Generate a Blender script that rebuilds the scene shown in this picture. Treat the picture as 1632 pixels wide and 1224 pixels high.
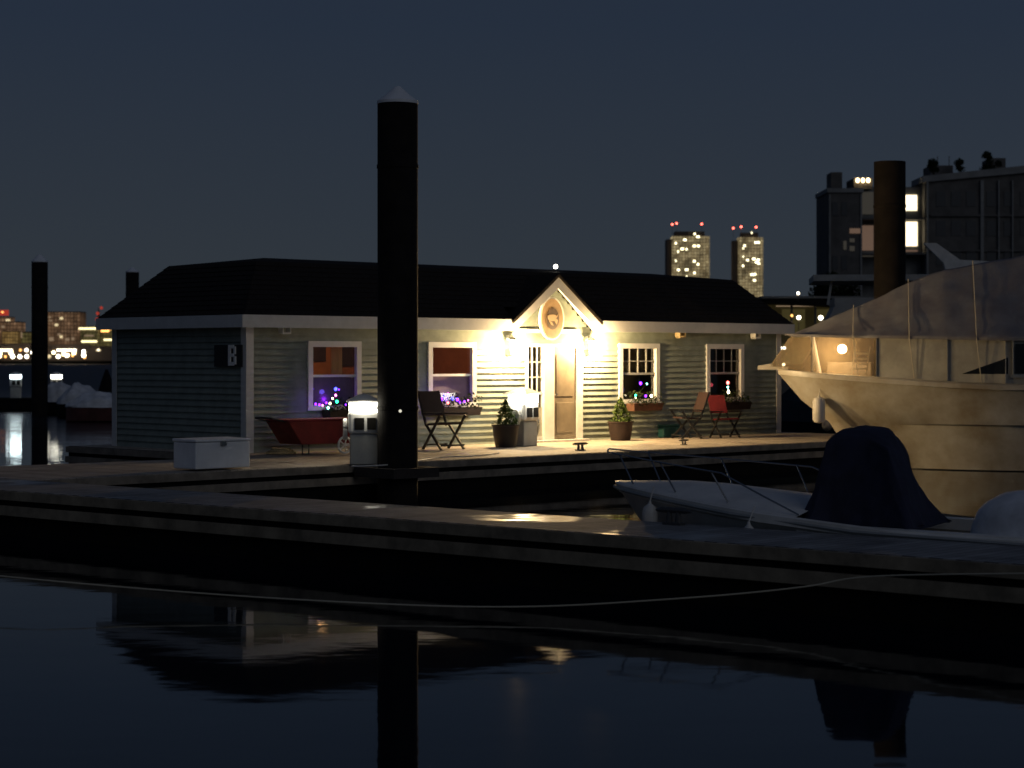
import bpy, math, random
from mathutils import Vector, Matrix
R = math.radians
random.seed(7)
sc = bpy.context.scene
for o in list(bpy.data.objects): bpy.data.objects.remove(o)
COL = sc.collection

# ------------------------------------------------------------------ camera, sky, exposure
F, HOR, CAMZ = 3300.0, 572.0, 2.42          # focal length in photo pixels, horizon row, eye height over the water
cam = bpy.data.cameras.new("Camera"); cam_o = bpy.data.objects.new("Camera", cam); COL.objects.link(cam_o)
cam_o.location = (0, 0, CAMZ); cam_o.rotation_euler = (R(90), 0, 0)
cam.sensor_width = 36; cam.lens = F/1632*36; cam.shift_y = -(612-HOR)/1632; cam.clip_end = 6000; cam.clip_start = .1
cam.dof.use_dof = True; cam.dof.focus_distance = 30; cam.dof.aperture_fstop = 2.2
sc.camera = cam_o
w = bpy.data.worlds.new("World"); sc.world = w; w.use_nodes = True
nt = w.node_tree; nt.nodes.clear()
out = nt.nodes.new('ShaderNodeOutputWorld'); bg = nt.nodes.new('ShaderNodeBackground')
tc = nt.nodes.new('ShaderNodeTexCoord'); sep = nt.nodes.new('ShaderNodeSeparateXYZ'); rmp = nt.nodes.new('ShaderNodeValToRGB')
nt.links.new(tc.outputs['Generated'], sep.inputs[0]); nt.links.new(sep.outputs['Z'], rmp.inputs[0])
e = rmp.color_ramp.elements
e[0].position = 0.0; e[0].color = (.031, .037, .044, 1)
e[1].position = 1.0; e[1].color = (.012, .018, .036, 1)
for p, c in ((.05, (.028, .036, .047, 1)), (.16, (.0185, .028, .047, 1)), (.4, (.014, .021, .040, 1))):
    x = e.new(p); x.color = c
nt.links.new(rmp.outputs[0], bg.inputs[0]); bg.inputs[1].default_value = 1.0
nt.links.new(bg.outputs[0], out.inputs[0])
sun = bpy.data.lights.new("Sun", 'SUN'); sun.energy = .13; sun.angle = R(40); sun.color = (.90, .93, 1)
so = bpy.data.objects.new("Sun", sun); COL.objects.link(so)
so.rotation_euler = Vector((-.42, .77, -.42)).to_track_quat('-Z', 'Y').to_euler()   # last dusk glow, from behind the camera's right
sc.view_settings.view_transform = 'Standard'; sc.view_settings.look = 'None'
sc.view_settings.gamma = 1; sc.view_settings.exposure = 0
try:
    sc.cycles.use_denoising = True; sc.cycles.denoiser = 'OPENIMAGEDENOISE'
    sc.cycles.sample_clamp_indirect = 3.0; sc.cycles.max_bounces = 8
    sc.cycles.caustics_reflective = False; sc.cycles.caustics_refractive = False
except Exception: pass

# ------------------------------------------------------------------ helpers
def PZ(px, py, z=.62):
    """a photo pixel on the horizontal plane z -> world point"""
    D = (CAMZ - z)*F/(py - HOR); return Vector(((px - 816)/F*D, D, z))
def PD(px, py, D): return Vector(((px - 816)/F*D, D, CAMZ - (py - HOR)/F*D))

def mat(name, col, rough=.7, metal=0, noise=0, scale=6, col2=None, bump=0, emit=None, es=0, sample=False, spec=None, coords='Object'):
    m = bpy.data.materials.new(name); m.use_nodes = True
    n = m.node_tree; b = n.nodes['Principled BSDF']
    b.inputs['Base Color'].default_value = (*col, 1); b.inputs['Roughness'].default_value = rough; b.inputs['Metallic'].default_value = metal
    if spec is not None: b.inputs['Specular IOR Level'].default_value = spec
    if noise or bump or col2:
        t = n.nodes.new('ShaderNodeTexCoord'); nz = n.nodes.new('ShaderNodeTexNoise')
        nz.inputs['Scale'].default_value = scale; nz.inputs['Detail'].default_value = 6; nz.inputs['Roughness'].default_value = .62
        n.links.new(t.outputs[coords], nz.inputs['Vector'])
        c2 = col2 or tuple(c*(1-noise) for c in col)
        r = n.nodes.new('ShaderNodeValToRGB'); r.color_ramp.elements[0].position = .34; r.color_ramp.elements[1].position = .66
        r.color_ramp.elements[0].color = (*c2, 1); r.color_ramp.elements[1].color = (*col, 1)
        n.links.new(nz.outputs['Fac'], r.inputs[0]); n.links.new(r.outputs[0], b.inputs['Base Color'])
        if bump:
            bp = n.nodes.new('ShaderNodeBump'); bp.inputs['Strength'].default_value = bump; bp.inputs['Distance'].default_value = .02
            n.links.new(nz.outputs['Fac'], bp.inputs['Height']); n.links.new(bp.outputs[0], b.inputs['Normal'])
    if emit:
        b.inputs['Emission Color'].default_value = (*emit, 1); b.inputs['Emission Strength'].default_value = es
        if not sample: m.cycles.emission_sampling = 'NONE'
    return m

class MB:
    def __init__(s): s.v = []; s.f = []
    def quad(s, *p): n = len(s.v); s.v += [tuple(q) for q in p]; s.f.append(tuple(range(n, n+len(p)))); return s
    def box(s, a, b, M=None):
        (x0, y0, z0), (x1, y1, z1) = a, b
        p = [Vector(q) for q in ((x0,y0,z0),(x1,y0,z0),(x1,y1,z0),(x0,y1,z0),(x0,y0,z1),(x1,y0,z1),(x1,y1,z1),(x0,y1,z1))]
        if M is not None: p = [M @ q for q in p]
        n = len(s.v); s.v += [tuple(q) for q in p]
        s.f += [tuple(n+i for i in q) for q in ((0,3,2,1),(4,5,6,7),(0,1,5,4),(1,2,6,5),(2,3,7,6),(3,0,4,7))]; return s
    def bar(s, a, b, wx, wz=None):
        """a board from a to b, wx wide, wz thick"""
        a = Vector(a); b = Vector(b); d = b-a; L = d.length; wz = wz or wx
        q = d.to_track_quat('X', 'Z').to_matrix().to_4x4(); M = Matrix.Translation(a) @ q
        return s.box((0, -wx/2, -wz/2), (L, wx/2, wz/2), M)
    def tube(s, pts, r, seg=8, close=True):
        pts = [Vector(p) for p in pts]; rr = r if isinstance(r, (list, tuple)) else [r]*len(pts)
        rings = []; up = Vector((0, 0, 1))
        for i, p in enumerate(pts):
            d = (pts[min(i+1, len(pts)-1)] - pts[max(i-1, 0)]).normalized()
            x = d.cross(up)
            if x.length < .05: x = d.cross(Vector((0, 1, 0)))
            x.normalize(); y = d.cross(x)
            n = len(s.v)
            for k in range(seg):
                t = 2*math.pi*k/seg; s.v.append(tuple(p + (x*math.cos(t) + y*math.sin(t))*rr[i]))
            rings.append(n)
        for a, b in zip(rings, rings[1:]):
            for k in range(seg): s.f.append((a+k, a+(k+1) % seg, b+(k+1) % seg, b+k))
        if close:
            s.f.append(tuple(range(rings[0], rings[0]+seg))); s.f.append(tuple(range(rings[-1], rings[-1]+seg)))
        return s
    def lathe(s, prof, c=(0, 0, 0), seg=16, M=None):
        n0 = len(s.v)
        for r, z in prof:
            for k in range(seg):
                t = 2*math.pi*k/seg; q = Vector((c[0]+r*math.cos(t), c[1]+r*math.sin(t), c[2]+z))
                s.v.append(tuple(M @ q if M is not None else q))
        for i in range(len(prof)-1):
            for k in range(seg):
                a = n0+i*seg; s.f.append((a+k, a+(k+1) % seg, a+seg+(k+1) % seg, a+seg+k))
        s.f.append(tuple(n0+k for k in range(seg))); s.f.append(tuple(n0+(len(prof)-1)*seg+k for k in range(seg)))
        return s
    def ball(s, c, r, seg=10, sq=1, rings=7):
        return s.lathe([(max(.001, r*math.sin(math.pi*i/rings)), -r*sq*math.cos(math.pi*i/rings)) for i in range(rings+1)], c, seg)
    def prism(s, pts, ex):
        """closed polygon pts extruded by vector ex"""
        ex = Vector(ex); pts = [Vector(p) for p in pts]; n = len(s.v); k = len(pts)
        s.v += [tuple(p) for p in pts] + [tuple(p+ex) for p in pts]
        s.f.append(tuple(range(n, n+k))); s.f.append(tuple(range(n+k, n+2*k)))
        for i in range(k): s.f.append((n+i, n+(i+1) % k, n+k+(i+1) % k, n+k+i))
        return s
    def leaves(s, n, fn, size, rnd=random):
        for _ in range(n):
            c = fn()
            if c is None: continue
            c = Vector(c); a = Vector((rnd.gauss(0,1), rnd.gauss(0,1), rnd.gauss(0,1))).normalized()
            b = a.orthogonal().normalized(); b.rotate(Matrix.Rotation(rnd.random()*6.28, 3, a)); g = a.cross(b)
            q = size*(.6+.8*rnd.random())
            s.quad(c-b*q, c+g*q*.45, c+b*q, c-g*q*.45)
        return s
    def build(s, name, m, parent=None, smooth=False, bevel=0):
        me = bpy.data.meshes.new(name); me.from_pydata(s.v, [], s.f); me.materials.append(m); me.update()
        import bmesh
        bm = bmesh.new(); bm.from_mesh(me); bmesh.ops.recalc_face_normals(bm, faces=bm.faces); bm.to_mesh(me); bm.free()
        if smooth:
            for p in me.polygons: p.use_smooth = True
        o = bpy.data.objects.new(name, me); COL.objects.link(o)
        if parent is not None: o.parent = parent
        if bevel:
            b = o.modifiers.new('bevel', 'BEVEL'); b.width = bevel; b.segments = 2; b.limit_method = 'ANGLE'
        if smooth is True:
            try: me.set_sharp_from_angle(angle=R(38))
            except Exception: pass
        return o

def tag(o, label=None, cat=None, group=None, kind=None):
    if label: o['label'] = label
    if cat: o['category'] = cat
    if group: o['group'] = group
    if kind: o['kind'] = kind
    return o
def wrinkle(o, lv, strength, size, simple=True, seed=0):
    import bmesh
    bm = bmesh.new(); bm.from_mesh(o.data); bmesh.ops.remove_doubles(bm, verts=bm.verts, dist=.004); bmesh.ops.recalc_face_normals(bm, faces=bm.faces); bm.to_mesh(o.data); bm.free()
    a = o.modifiers.new('sub', 'SUBSURF'); a.levels = a.render_levels = lv; a.subdivision_type = 'SIMPLE' if simple else 'CATMULL_CLARK'
    t = bpy.data.textures.new('folds', 'CLOUDS'); t.noise_scale = size; t.noise_depth = 3
    d = o.modifiers.new('folds', 'DISPLACE'); d.texture = t; d.strength = strength; d.texture_coords = 'LOCAL'
    for p in o.data.polygons: p.use_smooth = True
def thing(name, loc, rz=0, label=None, cat=None, group=None):
    o = bpy.data.objects.new(name, None); COL.objects.link(o); o.location = loc; o.rotation_euler = (0, 0, rz)
    o.empty_display_size = .2
    return tag(o, label, cat, group)
def kids(o): return [c for c in bpy.data.objects if c.parent == o]
def copy_tree(o, parent=None):
    c = o.copy(); COL.objects.link(c)
    if parent is not None: c.parent = parent
    for ch in kids(o): copy_tree(ch, c)
    return c
def lamp(name, loc, energy, color, size=.05, parent=None):
    l = bpy.data.lights.new(name, 'POINT'); l.energy = energy; l.color = color; l.shadow_soft_size = size
    o = bpy.data.objects.new(name, l); COL.objects.link(o); o.location = loc
    if parent is not None: o.parent = parent
    return o

# ------------------------------------------------------------------ materials
M = {}
M['white'] = mat('white_trim_paint', (.68, .69, .68), .55, noise=.12, scale=5)
M['hull_white'] = mat('gelcoat', (.54, .53, .48), .4, scale=1.3, col2=(.34, .29, .21))
M['small_hull'] = mat('small_boat_gelcoat', (.88, .84, .76), .4, noise=.22, scale=2.5)
M['siding'] = mat('grey_green_clapboard', (.265, .305, .265), .65, noise=.28, scale=3.5)
M['roof'] = mat('dark_shingles', (.034, .029, .026), .95, noise=.4, scale=14, bump=.5, spec=.1)
M['black'] = mat('black_float', (.012, .011, .010), .9, noise=.4, scale=5, spec=.15)
M['steel_dark'] = mat('weathered_pile_steel', (.020, .017, .015), .85, noise=.5, scale=3, bump=.4, spec=.2)
M['rust'] = mat('rusty_pile_steel', (.016, .013, .012), .9, noise=.55, scale=2.5, bump=.4, spec=.2)
M['chrome'] = mat('stainless_rail', (.34, .34, .33), .25, 1)
M['galv'] = mat('galvanised_cleat', (.10, .10, .10), .6, .6)
M['blackmetal'] = mat('black_chair_metal', (.014, .014, .014), .5)
M['red'] = mat('red_tub', (.24, .022, .016), .6, noise=.4, scale=4)
M['redfab'] = mat('red_canvas', (.26, .022, .03), .85, noise=.3, scale=8)
M['brownfab'] = mat('brown_canvas', (.036, .015, .012), .85, noise=.3, scale=8)
M['wheel'] = mat('pale_wheel', (.80, .80, .74), .5)
M['rubber'] = mat('black_rubber', (.02, .02, .02), .8)
M['ped_grey'] = mat('pedestal_grey', (.36, .37, .36), .55, noise=.2, scale=4)
M['ped_white'] = mat('pedestal_white', (.72, .72, .70), .5, noise=.12, scale=5)
M['box'] = mat('dock_box_fibreglass', (.84, .86, .88), .5, noise=.15, scale=3)
M['pot'] = mat('dark_glazed_pot', (.022, .015, .012), .5, noise=.3)
M['terracotta'] = mat('brown_window_box', (.12, .05, .028), .8, noise=.4, scale=7)
M['darkbox'] = mat('dark_window_box', (.035, .018, .014), .8, noise=.4, scale=7)
M['leaf'] = mat('conifer_leaf', (.07, .11, .025), .8, spec=.1, noise=.5, scale=20)
M['leafdark'] = mat('dark_leaf', (.028, .04, .018), .9, spec=.05, noise=.5, scale=3)
M['bark'] = mat('bark', (.05, .035, .025), .9, noise=.4, scale=12)
M['soil'] = mat('potting_soil', (.02, .014, .01), .95)
M['door'] = mat('brown_door', (.20, .165, .12), .5, noise=.3, scale=3)
M['blue_canvas'] = mat('navy_canvas', (.020, .023, .055), .85, noise=.45, scale=4, bump=.3)
M['tarp_blue'] = mat('blue_green_tarp', (.012, .035, .055), .75, noise=.4, scale=3)
M['cover'] = mat('cream_vinyl_cover', (.20, .205, .22), .7, noise=.3, scale=2, col2=(.15, .14, .155))
M['coverwall'] = mat('tan_enclosure_canvas', (.42, .41, .36), .7, noise=.35, scale=2)
M['pale_cover'] = mat('pale_boat_shroud', (.75, .76, .78), .8, noise=.35, scale=3, bump=.3)
M['redhull'] = mat('dull_red_hull', (.14, .05, .045), .6, noise=.4, scale=2)
M['fender'] = mat('white_fender', (.66, .64, .60), .5, noise=.2)
M['rope'] = mat('pale_rope', (.55, .50, .38), .9)
M['darktimber'] = mat('dark_guide_timber', (.05, .04, .035), .9, noise=.4)
M['hose'] = mat('tan_coiled_line', (.50, .38, .20), .9, noise=.3, scale=14)
M['teal'] = mat('teal_plastic', (.02, .11, .11), .6)
M['sign_face'] = mat('tan_sign_face', (.24, .155, .075), .6, noise=.35, scale=7)
M['sign_dark'] = mat('dark_medallion', (.05, .025, .012), .6, noise=.4, scale=9)
M['sign_pale'] = mat('pale_emblem', (.30, .21, .12), .6)
M['sign_black'] = mat('dark_sign_board', (.012, .012, .014), .6)
M['letter'] = mat('white_letter', (.90, .90, .88), .6)
M['interior'] = mat('orange_room_wall', (.60, .24, .08), .8, noise=.3, scale=2)
M['frame_pic'] = mat('dark_picture', (.06, .03, .02), .7, noise=.4, scale=6)
M['curtain'] = mat('orange_curtain', (.85, .42, .12), .8)
M['blind'] = mat('sheer_blind', (.20, .13, .19), .9, noise=.2, scale=5)
M['roomdark'] = mat('dark_room_wall', (.05, .045, .04), .9)
M['yacht_window'] = mat('dark_cabin_window', (.01, .012, .014), .25)
M['bank'] = mat('dark_shore', (.012, .012, .012), .95, noise=.4, scale=.02)

def glass():
    m = bpy.data.materials.new('window_glass'); m.use_nodes = True; n = m.node_tree; n.nodes.clear()
    o = n.nodes.new('ShaderNodeOutputMaterial'); t = n.nodes.new('ShaderNodeBsdfTransparent'); g = n.nodes.new('ShaderNodeBsdfGlossy')
    g.inputs['Roughness'].default_value = .05; x = n.nodes.new('ShaderNodeMixShader'); x.inputs[0].default_value = .10
    t.inputs[0].default_value = (.86, .88, .88, 1)
    n.links.new(t.outputs[0], x.inputs[1]); n.links.new(g.outputs[0], x.inputs[2]); n.links.new(x.outputs[0], o.inputs[0])
    return m
M['glass'] = glass()
def vinyl():
    m = bpy.data.materials.new('clear_vinyl'); m.use_nodes = True; n = m.node_tree; n.nodes.clear()
    o = n.nodes.new('ShaderNodeOutputMaterial'); t = n.nodes.new('ShaderNodeBsdfTransparent'); d = n.nodes.new('ShaderNodeBsdfTranslucent'); d2 = n.nodes.new('ShaderNodeBsdfDiffuse')
    d.inputs[0].default_value = (.55, .42, .25, 1); d2.inputs[0].default_value = (.32, .26, .17, 1)
    a = n.nodes.new('ShaderNodeMixShader'); a.inputs[0].default_value = .5; b = n.nodes.new('ShaderNodeMixShader'); b.inputs[0].default_value = .42
    n.links.new(d.outputs[0], a.inputs[1]); n.links.new(d2.outputs[0], a.inputs[2]); n.links.new(t.outputs[0], b.inputs[1]); n.links.new(a.outputs[0], b.inputs[2])
    n.links.new(b.outputs[0], o.inputs[0]); return m
M['vinyl'] = vinyl()

def planks(name, c1, c2, direction):
    """weathered deck boards 0.14 m wide, gaps between, grain along them; world-space"""
    m = bpy.data.materials.new(name); m.use_nodes = True; n = m.node_tree; b = n.nodes['Principled BSDF']; L = n.links.new
    tcn = n.nodes.new('ShaderNodeTexCoord'); mp = n.nodes.new('ShaderNodeMapping'); mp.inputs['Rotation'].default_value = (0, 0, -direction)
    L(tcn.outputs['Object'], mp.inputs[0])
    br = n.nodes.new('ShaderNodeTexBrick'); br.inputs['Scale'].default_value = 1; br.offset = .37; br.inputs['Brick Width'].default_value = 2.4; br.inputs['Row Height'].default_value = .14
    br.inputs['Mortar Size'].default_value = .006; br.inputs['Color1'].default_value = (*c1, 1); br.inputs['Color2'].default_value = (*c2, 1); br.inputs['Mortar'].default_value = (.008, .008, .008, 1)
    L(mp.outputs[0], br.inputs[0])
    nz = n.nodes.new('ShaderNodeTexNoise'); nz.inputs['Scale'].default_value = 1.3; nz.inputs['Detail'].default_value = 8; nz.inputs['Roughness'].default_value = .7; L(mp.outputs[0], nz.inputs[0])
    mx = n.nodes.new('ShaderNodeMix'); mx.data_type = 'RGBA'; mx.blend_type = 'MULTIPLY'; mx.inputs[0].default_value = .75
    rr = n.nodes.new('ShaderNodeValToRGB'); rr.color_ramp.elements[0].position = .35; rr.color_ramp.elements[0].color = (.35, .35, .36, 1); rr.color_ramp.elements[1].position = .62
    L(nz.outputs[0], rr.inputs[0]); L(br.outputs[0], mx.inputs[6]); L(rr.outputs[0], mx.inputs[7]); L(mx.outputs[2], b.inputs['Base Color'])
    b.inputs['Roughness'].default_value = .75
    wn = n.nodes.new('ShaderNodeTexNoise'); wn.inputs['Scale'].default_value = .8; wn.inputs['Detail'].default_value = 4; L(tcn.outputs['Object'], wn.inputs[0])      # wet patches
    wr = n.nodes.new('ShaderNodeValToRGB'); wr.color_ramp.elements[0].position = .59; wr.color_ramp.elements[0].color = (.75, .75, .75, 1); wr.color_ramp.elements[1].position = .66; wr.color_ramp.elements[1].color = (.30, .30, .30, 1)
    L(wn.outputs[0], wr.inputs[0]); L(wr.outputs[0], b.inputs['Roughness'])
    bp = n.nodes.new('ShaderNodeBump'); bp.inputs['Strength'].default_value = .5; bp.inputs['Distance'].default_value = .01; bp.invert = True
    L(br.outputs['Fac'], bp.inputs['Height']); L(bp.outputs[0], b.inputs['Normal'])
    return m
HA = R(43.1)                       # direction of the floating office and its dock
FA = math.atan2(-.667, .745)       # direction of the near finger dock
M['deck'] = planks('house_dock_boards', (.50, .43, .35), (.38, .33, .27), HA+R(90))
M['deck2'] = planks('near_dock_boards', (.34, .335, .32), (.25, .245, .235), FA+R(90))
M['waler'] = mat('weathered_waler_timber', (.32, .27, .21), .9, noise=.5, scale=3)
M['waler2'] = mat('brown_waler_timber', (.38, .31, .21), .9, noise=.55, scale=2.5)

def water():
    m = bpy.data.materials.new('dark_harbour_water'); m.use_nodes = True; n = m.node_tree; b = n.nodes['Principled BSDF']; L = n.links.new
    b.inputs['Base Color'].default_value = (.003, .006, .012, 1); b.inputs['Roughness'].default_value = .035; b.inputs['IOR'].default_value = 1.333
    t = n.nodes.new('ShaderNodeTexCoord'); mp = n.nodes.new('ShaderNodeMapping'); mp.inputs['Scale'].default_value = (.5, 1.0, 1); L(t.outputs['Object'], mp.inputs[0])
    a = n.nodes.new('ShaderNodeTexNoise'); a.inputs['Scale'].default_value = 2.6; a.inputs['Detail'].default_value = 3; L(mp.outputs[0], a.inputs[0])
    c = n.nodes.new('ShaderNodeTexNoise'); c.inputs['Scale'].default_value = .45; c.inputs['Detail'].default_value = 2; L(mp.outputs[0], c.inputs[0])
    ad = n.nodes.new('ShaderNodeMath'); ad.operation = 'MULTIPLY_ADD'; ad.inputs[1].default_value = 2.2; L(c.outputs[0], ad.inputs[0]); L(a.outputs[0], ad.inputs[2])
    bp = n.nodes.new('ShaderNodeBump'); bp.inputs['Strength'].default_value = 1; sp = n.nodes.new('ShaderNodeSeparateXYZ'); L(t.outputs['Object'], sp.inputs[0]); mr = n.nodes.new('ShaderNodeValToRGB'); mm = n.nodes.new('ShaderNodeMath'); mm.operation = 'MULTIPLY'; mm.inputs[1].default_value = .005
    # sheltered between the docks, ruffled out in the open basin
    L(sp.outputs['Y'], mm.inputs[0]); L(mm.outputs[0], mr.inputs[0]); ee = mr.color_ramp.elements; ee[0].position = .17; ee[0].color = (.0014,)*3+(1,); ee[1].position = .6; ee[1].color = (.045,)*3+(1,); q_ = ee.new(.30); q_.color = (.0045,)*3+(1,); q_ = ee.new(.44); q_.color = (.010,)*3+(1,)
    L(mr.outputs[0], bp.inputs['Distance'])
    ro = n.nodes.new('ShaderNodeValToRGB'); L(mm.outputs[0], ro.inputs[0]); ee = ro.color_ramp.elements; ee[0].position = .20; ee[0].color = (.03, .03, .03, 1); ee[1].position = .9; ee[1].color = (.5, .5, .5, 1); q_ = ee.new(.34); q_.color = (.06, .06, .06, 1); q_ = ee.new(.5); q_.color = (.32, .32, .32, 1)
    L(ro.outputs[0], b.inputs['Roughness'])
    L(ad.outputs[0], bp.inputs['Height']); L(bp.outputs[0], b.inputs['Normal']); return m
M['water'] = water()

def glow(name, c, s, sample=False): return mat(name, tuple(.12*k for k in c), .5, emit=c, es=s, sample=sample)
M['lens'] = glow('pedestal_lens', (1, .97, .82), 12)
M['lens_cool'] = glow('pedestal_lens_cool', (.80, .97, 1), 14)
M['lantern'] = glow('lantern_glass', (1, .80, .45), 30)
M['warm'] = glow('warm_city_light', (1, .72, .38), 8)
M['warmwhite'] = glow('warm_white_city_light', (1, .88, .66), 8)
M['orangelight'] = glow('orange_city_light', (1, .45, .12), 3)
M['redlight'] = glow('red_beacon', (1, .12, .08), 9)
M['reddim'] = glow('red_roof_glow', (1, .10, .06), .35)
M['strip'] = glow('lit_storey_strip', (1, .85, .45), 2.2)
M['win_bright'] = glow('lit_window_bright', (1, .86, .58), 2.6)
M['win_dim'] = glow('lit_window_dim', (.75, .52, .32), .30)
M['win_mid'] = glow('lit_window_warm', (1, .80, .45), .9)
for k, c in dict(purple=(.16, .015, 1), blue=(.04, .05, 1), pink=(1, .15, .75), green=(.02, .9, .35), cyan=(.25, 1, .8), cream=(1, .85, .5), redb=(1, .12, .10)).items():
    M['b_'+k] = glow(k+'_fairy_bulb', c, 9)

# ------------------------------------------------------------------ setting: water, far shore
tag(MB().quad((-2500, -60, 0), (2500, -60, 0), (2500, 3000, 0), (-2500, 3000, 0)).build('water', M['water']), kind='structure')
m = MB()
def shore(pts, D0, D1):
    top = []
    for x, z in pts: top.append((x, z))
    for (xa, za), (xb, zb) in zip(top, top[1:]):
        m.quad((xa, D0, -1), (xb, D0, -1), (xb, D0+2, zb), (xa, D0+2, za)); m.quad((xa, D0+2, za), (xb, D0+2, zb), (xb, D1, zb+1), (xa, D1, za+1))
shore([(-1500, 2.2), (-400, 2.0), (-180, 2.3), (0, 2.2), (300, 2.2), (1500, 2.4)], 1000, 2900)
m.build('far_shore', M['bank']); tag(bpy.data.objects['far_shore'], kind='structure')
tag(MB().box((18, 150, -2), (160, 300, 2.4)).build('quay', M['bank']), kind='structure')

# ------------------------------------------------------------------ house frame
A = Vector((-5.06, 39.5, .62)); U = Vector((math.cos(HA), math.sin(HA), 0)); V = Vector((-math.sin(HA), math.cos(HA), 0))
def HL(u, v, z=0): return A + U*u + V*v + Vector((0, 0, z))       # house-local metres to world
def S(px, v=0):                                                    # where a photo column meets the front wall plane, shifted v
    k = (px-816)/F; a = A + V*v; return (k*a.y - a.x)/(U.x - k*U.y)
WL, WD, WH = 15.8, 4.63, 2.42

# ------------------------------------------------------------------ docks
def fascia(mb_w, mb_f, p0, p1, out_n):
    """two timber walers along an edge p0->p1 and the black floats under them"""
    p0 = Vector(p0); p1 = Vector(p1); n = Vector(out_n)
    for z, h, t in ((.55, .12, .06), (.345, .13, .075)):
        mb_w.bar((p0.x+n.x*t/2, p0.y+n.y*t/2, z), (p1.x+n.x*t/2, p1.y+n.y*t/2, z), t, h)
    mb_f.bar((p0.x-n.x*.12, p0.y-n.y*.12, .1), (p1.x-n.x*.12, p1.y-n.y*.12, .1), .22, .80)
def slab(root, pts, m, z0=.50, z1=.62):
    return MB().prism([(p[0], p[1], z0) for p in pts], (0, 0, z1-z0)).build('deck_boards', m, root)
O2 = Vector((.03, 22.16, 0)); W2 = Vector((math.cos(FA), math.sin(FA), 0)); N2 = Vector((-W2.y, W2.x, 0))
def FL(t, n, z=0): return O2 + W2*t + N2*n + Vector((0, 0, z))
FW = 1.6
hd = thing('floating_dock', HL(0, 0, -.62), 0, 'weathered timber floating dock the grey office stands on, lit by its porch lamps', 'dock', 'timber floating docks of the marina')
def rel(p, root): return Vector(p) - root.location
# outline of the office dock (house-local): L shape round the office
fr0, fr1 = HL(-6.6, -4.95), HL(16.4, -3.72)
# left end lies along the near dock's inner edge
def inter(p, d, q, e):
    det = d.x*(-e.y) + e.x*d.y; t = ((q.x-p.x)*(-e.y) + e.x*(q.y-p.y))/det; return p + d*t
dfr = (fr1-fr0).normalized(); iA = FL(0, FW+.01)
c1 = inter(fr0, dfr, iA, W2); c2 = inter(HL(-6, -1.1), U, iA, W2)
outl = [c1, fr1, HL(16.4, 5.3), HL(-.7, 5.3), HL(-.7, -1.1), c2]
slab(hd, [rel(p, hd) for p in outl], M['deck'])
wl, fl = MB(), MB()
for a, b in ((c1, fr1), (fr1, HL(16.4, 5.3)), (HL(-.7, 5.3), HL(-.7, -1.1)), (HL(-.7, -1.1), c2)):
    d = (b-a).normalized(); nn = Vector((d.y, -d.x, 0))
    fascia(wl, fl, rel(a, hd), rel(b, hd), nn)
wl.build('waler', M['waler'], hd); fl.build('float_pontoon', M['black'], hd)
nd = thing('floating_dock', O2, 0, 'long grey timber walkway dock crossing the foreground above dark water', 'dock', 'timber floating docks of the marina')
P4 = [FL(-34, 0), FL(15, 0), FL(15, FW), FL(-34, FW)]
slab(nd, [rel(p, nd) for p in P4], M['deck2'], .50, .616)
wl, fl = MB(), MB()
fascia(wl, fl, rel(P4[0], nd), rel(P4[1], nd), -N2); fascia(wl, fl, rel(FL(-6.35, FW), nd), rel(P4[2], nd), N2)
wl.build('waler', M['waler2'], nd); fl.build('float_pontoon', M['black'], nd)
# far dock with the lamp pedestals, at the left
fd = thing('floating_dock', (-30, 96, 0), 0, 'black far floating dock with two bright lamp pedestals, left of the thin piling', 'dock', 'timber floating docks of the marina')
MB().box((-14, -1.2, .48), (10.6, 1.2, .62)).build('deck_boards', M['black'], fd)
MB().box((-14, -1.25, -.3), (10.6, 1.15, .46)).build('float_pontoon', M['black'], fd)

# ------------------------------------------------------------------ the floating office
H = thing('floating_office', A, HA, 'long grey-green clapboard floating marina office with dark roof and lit gabled porch', 'building')
BT = .125
def boards(mb, runs, z0, z1, tf=None, tri=None):
    """lapped clapboards on plane y=0 facing -y, between heights"""
    i0 = int(math.floor(z0/BT))
    z = i0*BT
    while z < z1:
        a, b = max(z, z0), min(z+BT, z1)
        if b-a > .004:
            fa, fb = (a-z)/BT, (b-z)/BT
            ya, yb = -.034*(1-fa)-.002, -.034*(1-fb)-.002
            for s0, s1 in (tri((a+b)/2) if tri else runs):
                P = [(s0, ya, a), (s1, ya, a), (s1, yb, b), (s0, yb, b)]
                Q = [(s0, 0, a), (s1, 0, a), (s1, ya, a), (s0, ya, a)]
                if tf: P = [tf(p) for p in P]; Q = [tf(p) for p in Q]
                mb.quad(*P); mb.quad(*Q)
        z += BT
WIN = [(S(487), S(575)), (S(680), S(757)), (S(985), S(1048)), (S(1125), S(1182))]
WIN = [((a+b)/2-.665, (a+b)/2+.665) for a, b in WIN]
WZ0, WZ1 = .82, 2.15
DX0, DX1 = S(836), S(926)
holes = [(a, b, WZ0, WZ1) for a, b in WIN] + [(DX0, DX1, 0, 2.13)]
mb = MB()
def runs_at(lo, hi):
    r = [(0, WL)]
    for a, b, h0, h1 in holes:
        if h0 < hi-1e-6 and h1 > lo+1e-6:
            r = [q for s in r for q in ((s[0], min(a, s[1])), (max(b, s[0]), s[1])) if q[1]-q[0] > .01]
    return r
for lo, hi in ((0, WZ0), (WZ0, 2.13), (2.13, WZ1), (WZ1, WH)): boards(mb, runs_at(lo, hi), lo, hi)
boards(mb, [(0, WD)], 0, WH, tf=lambda p: (p[1], WD-p[0], p[2]))                 # left end wall
boards(mb, [(0, WD)], 0, WH, tf=lambda p: (WL-p[1], p[0], p[2]))                 # right end wall
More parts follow.
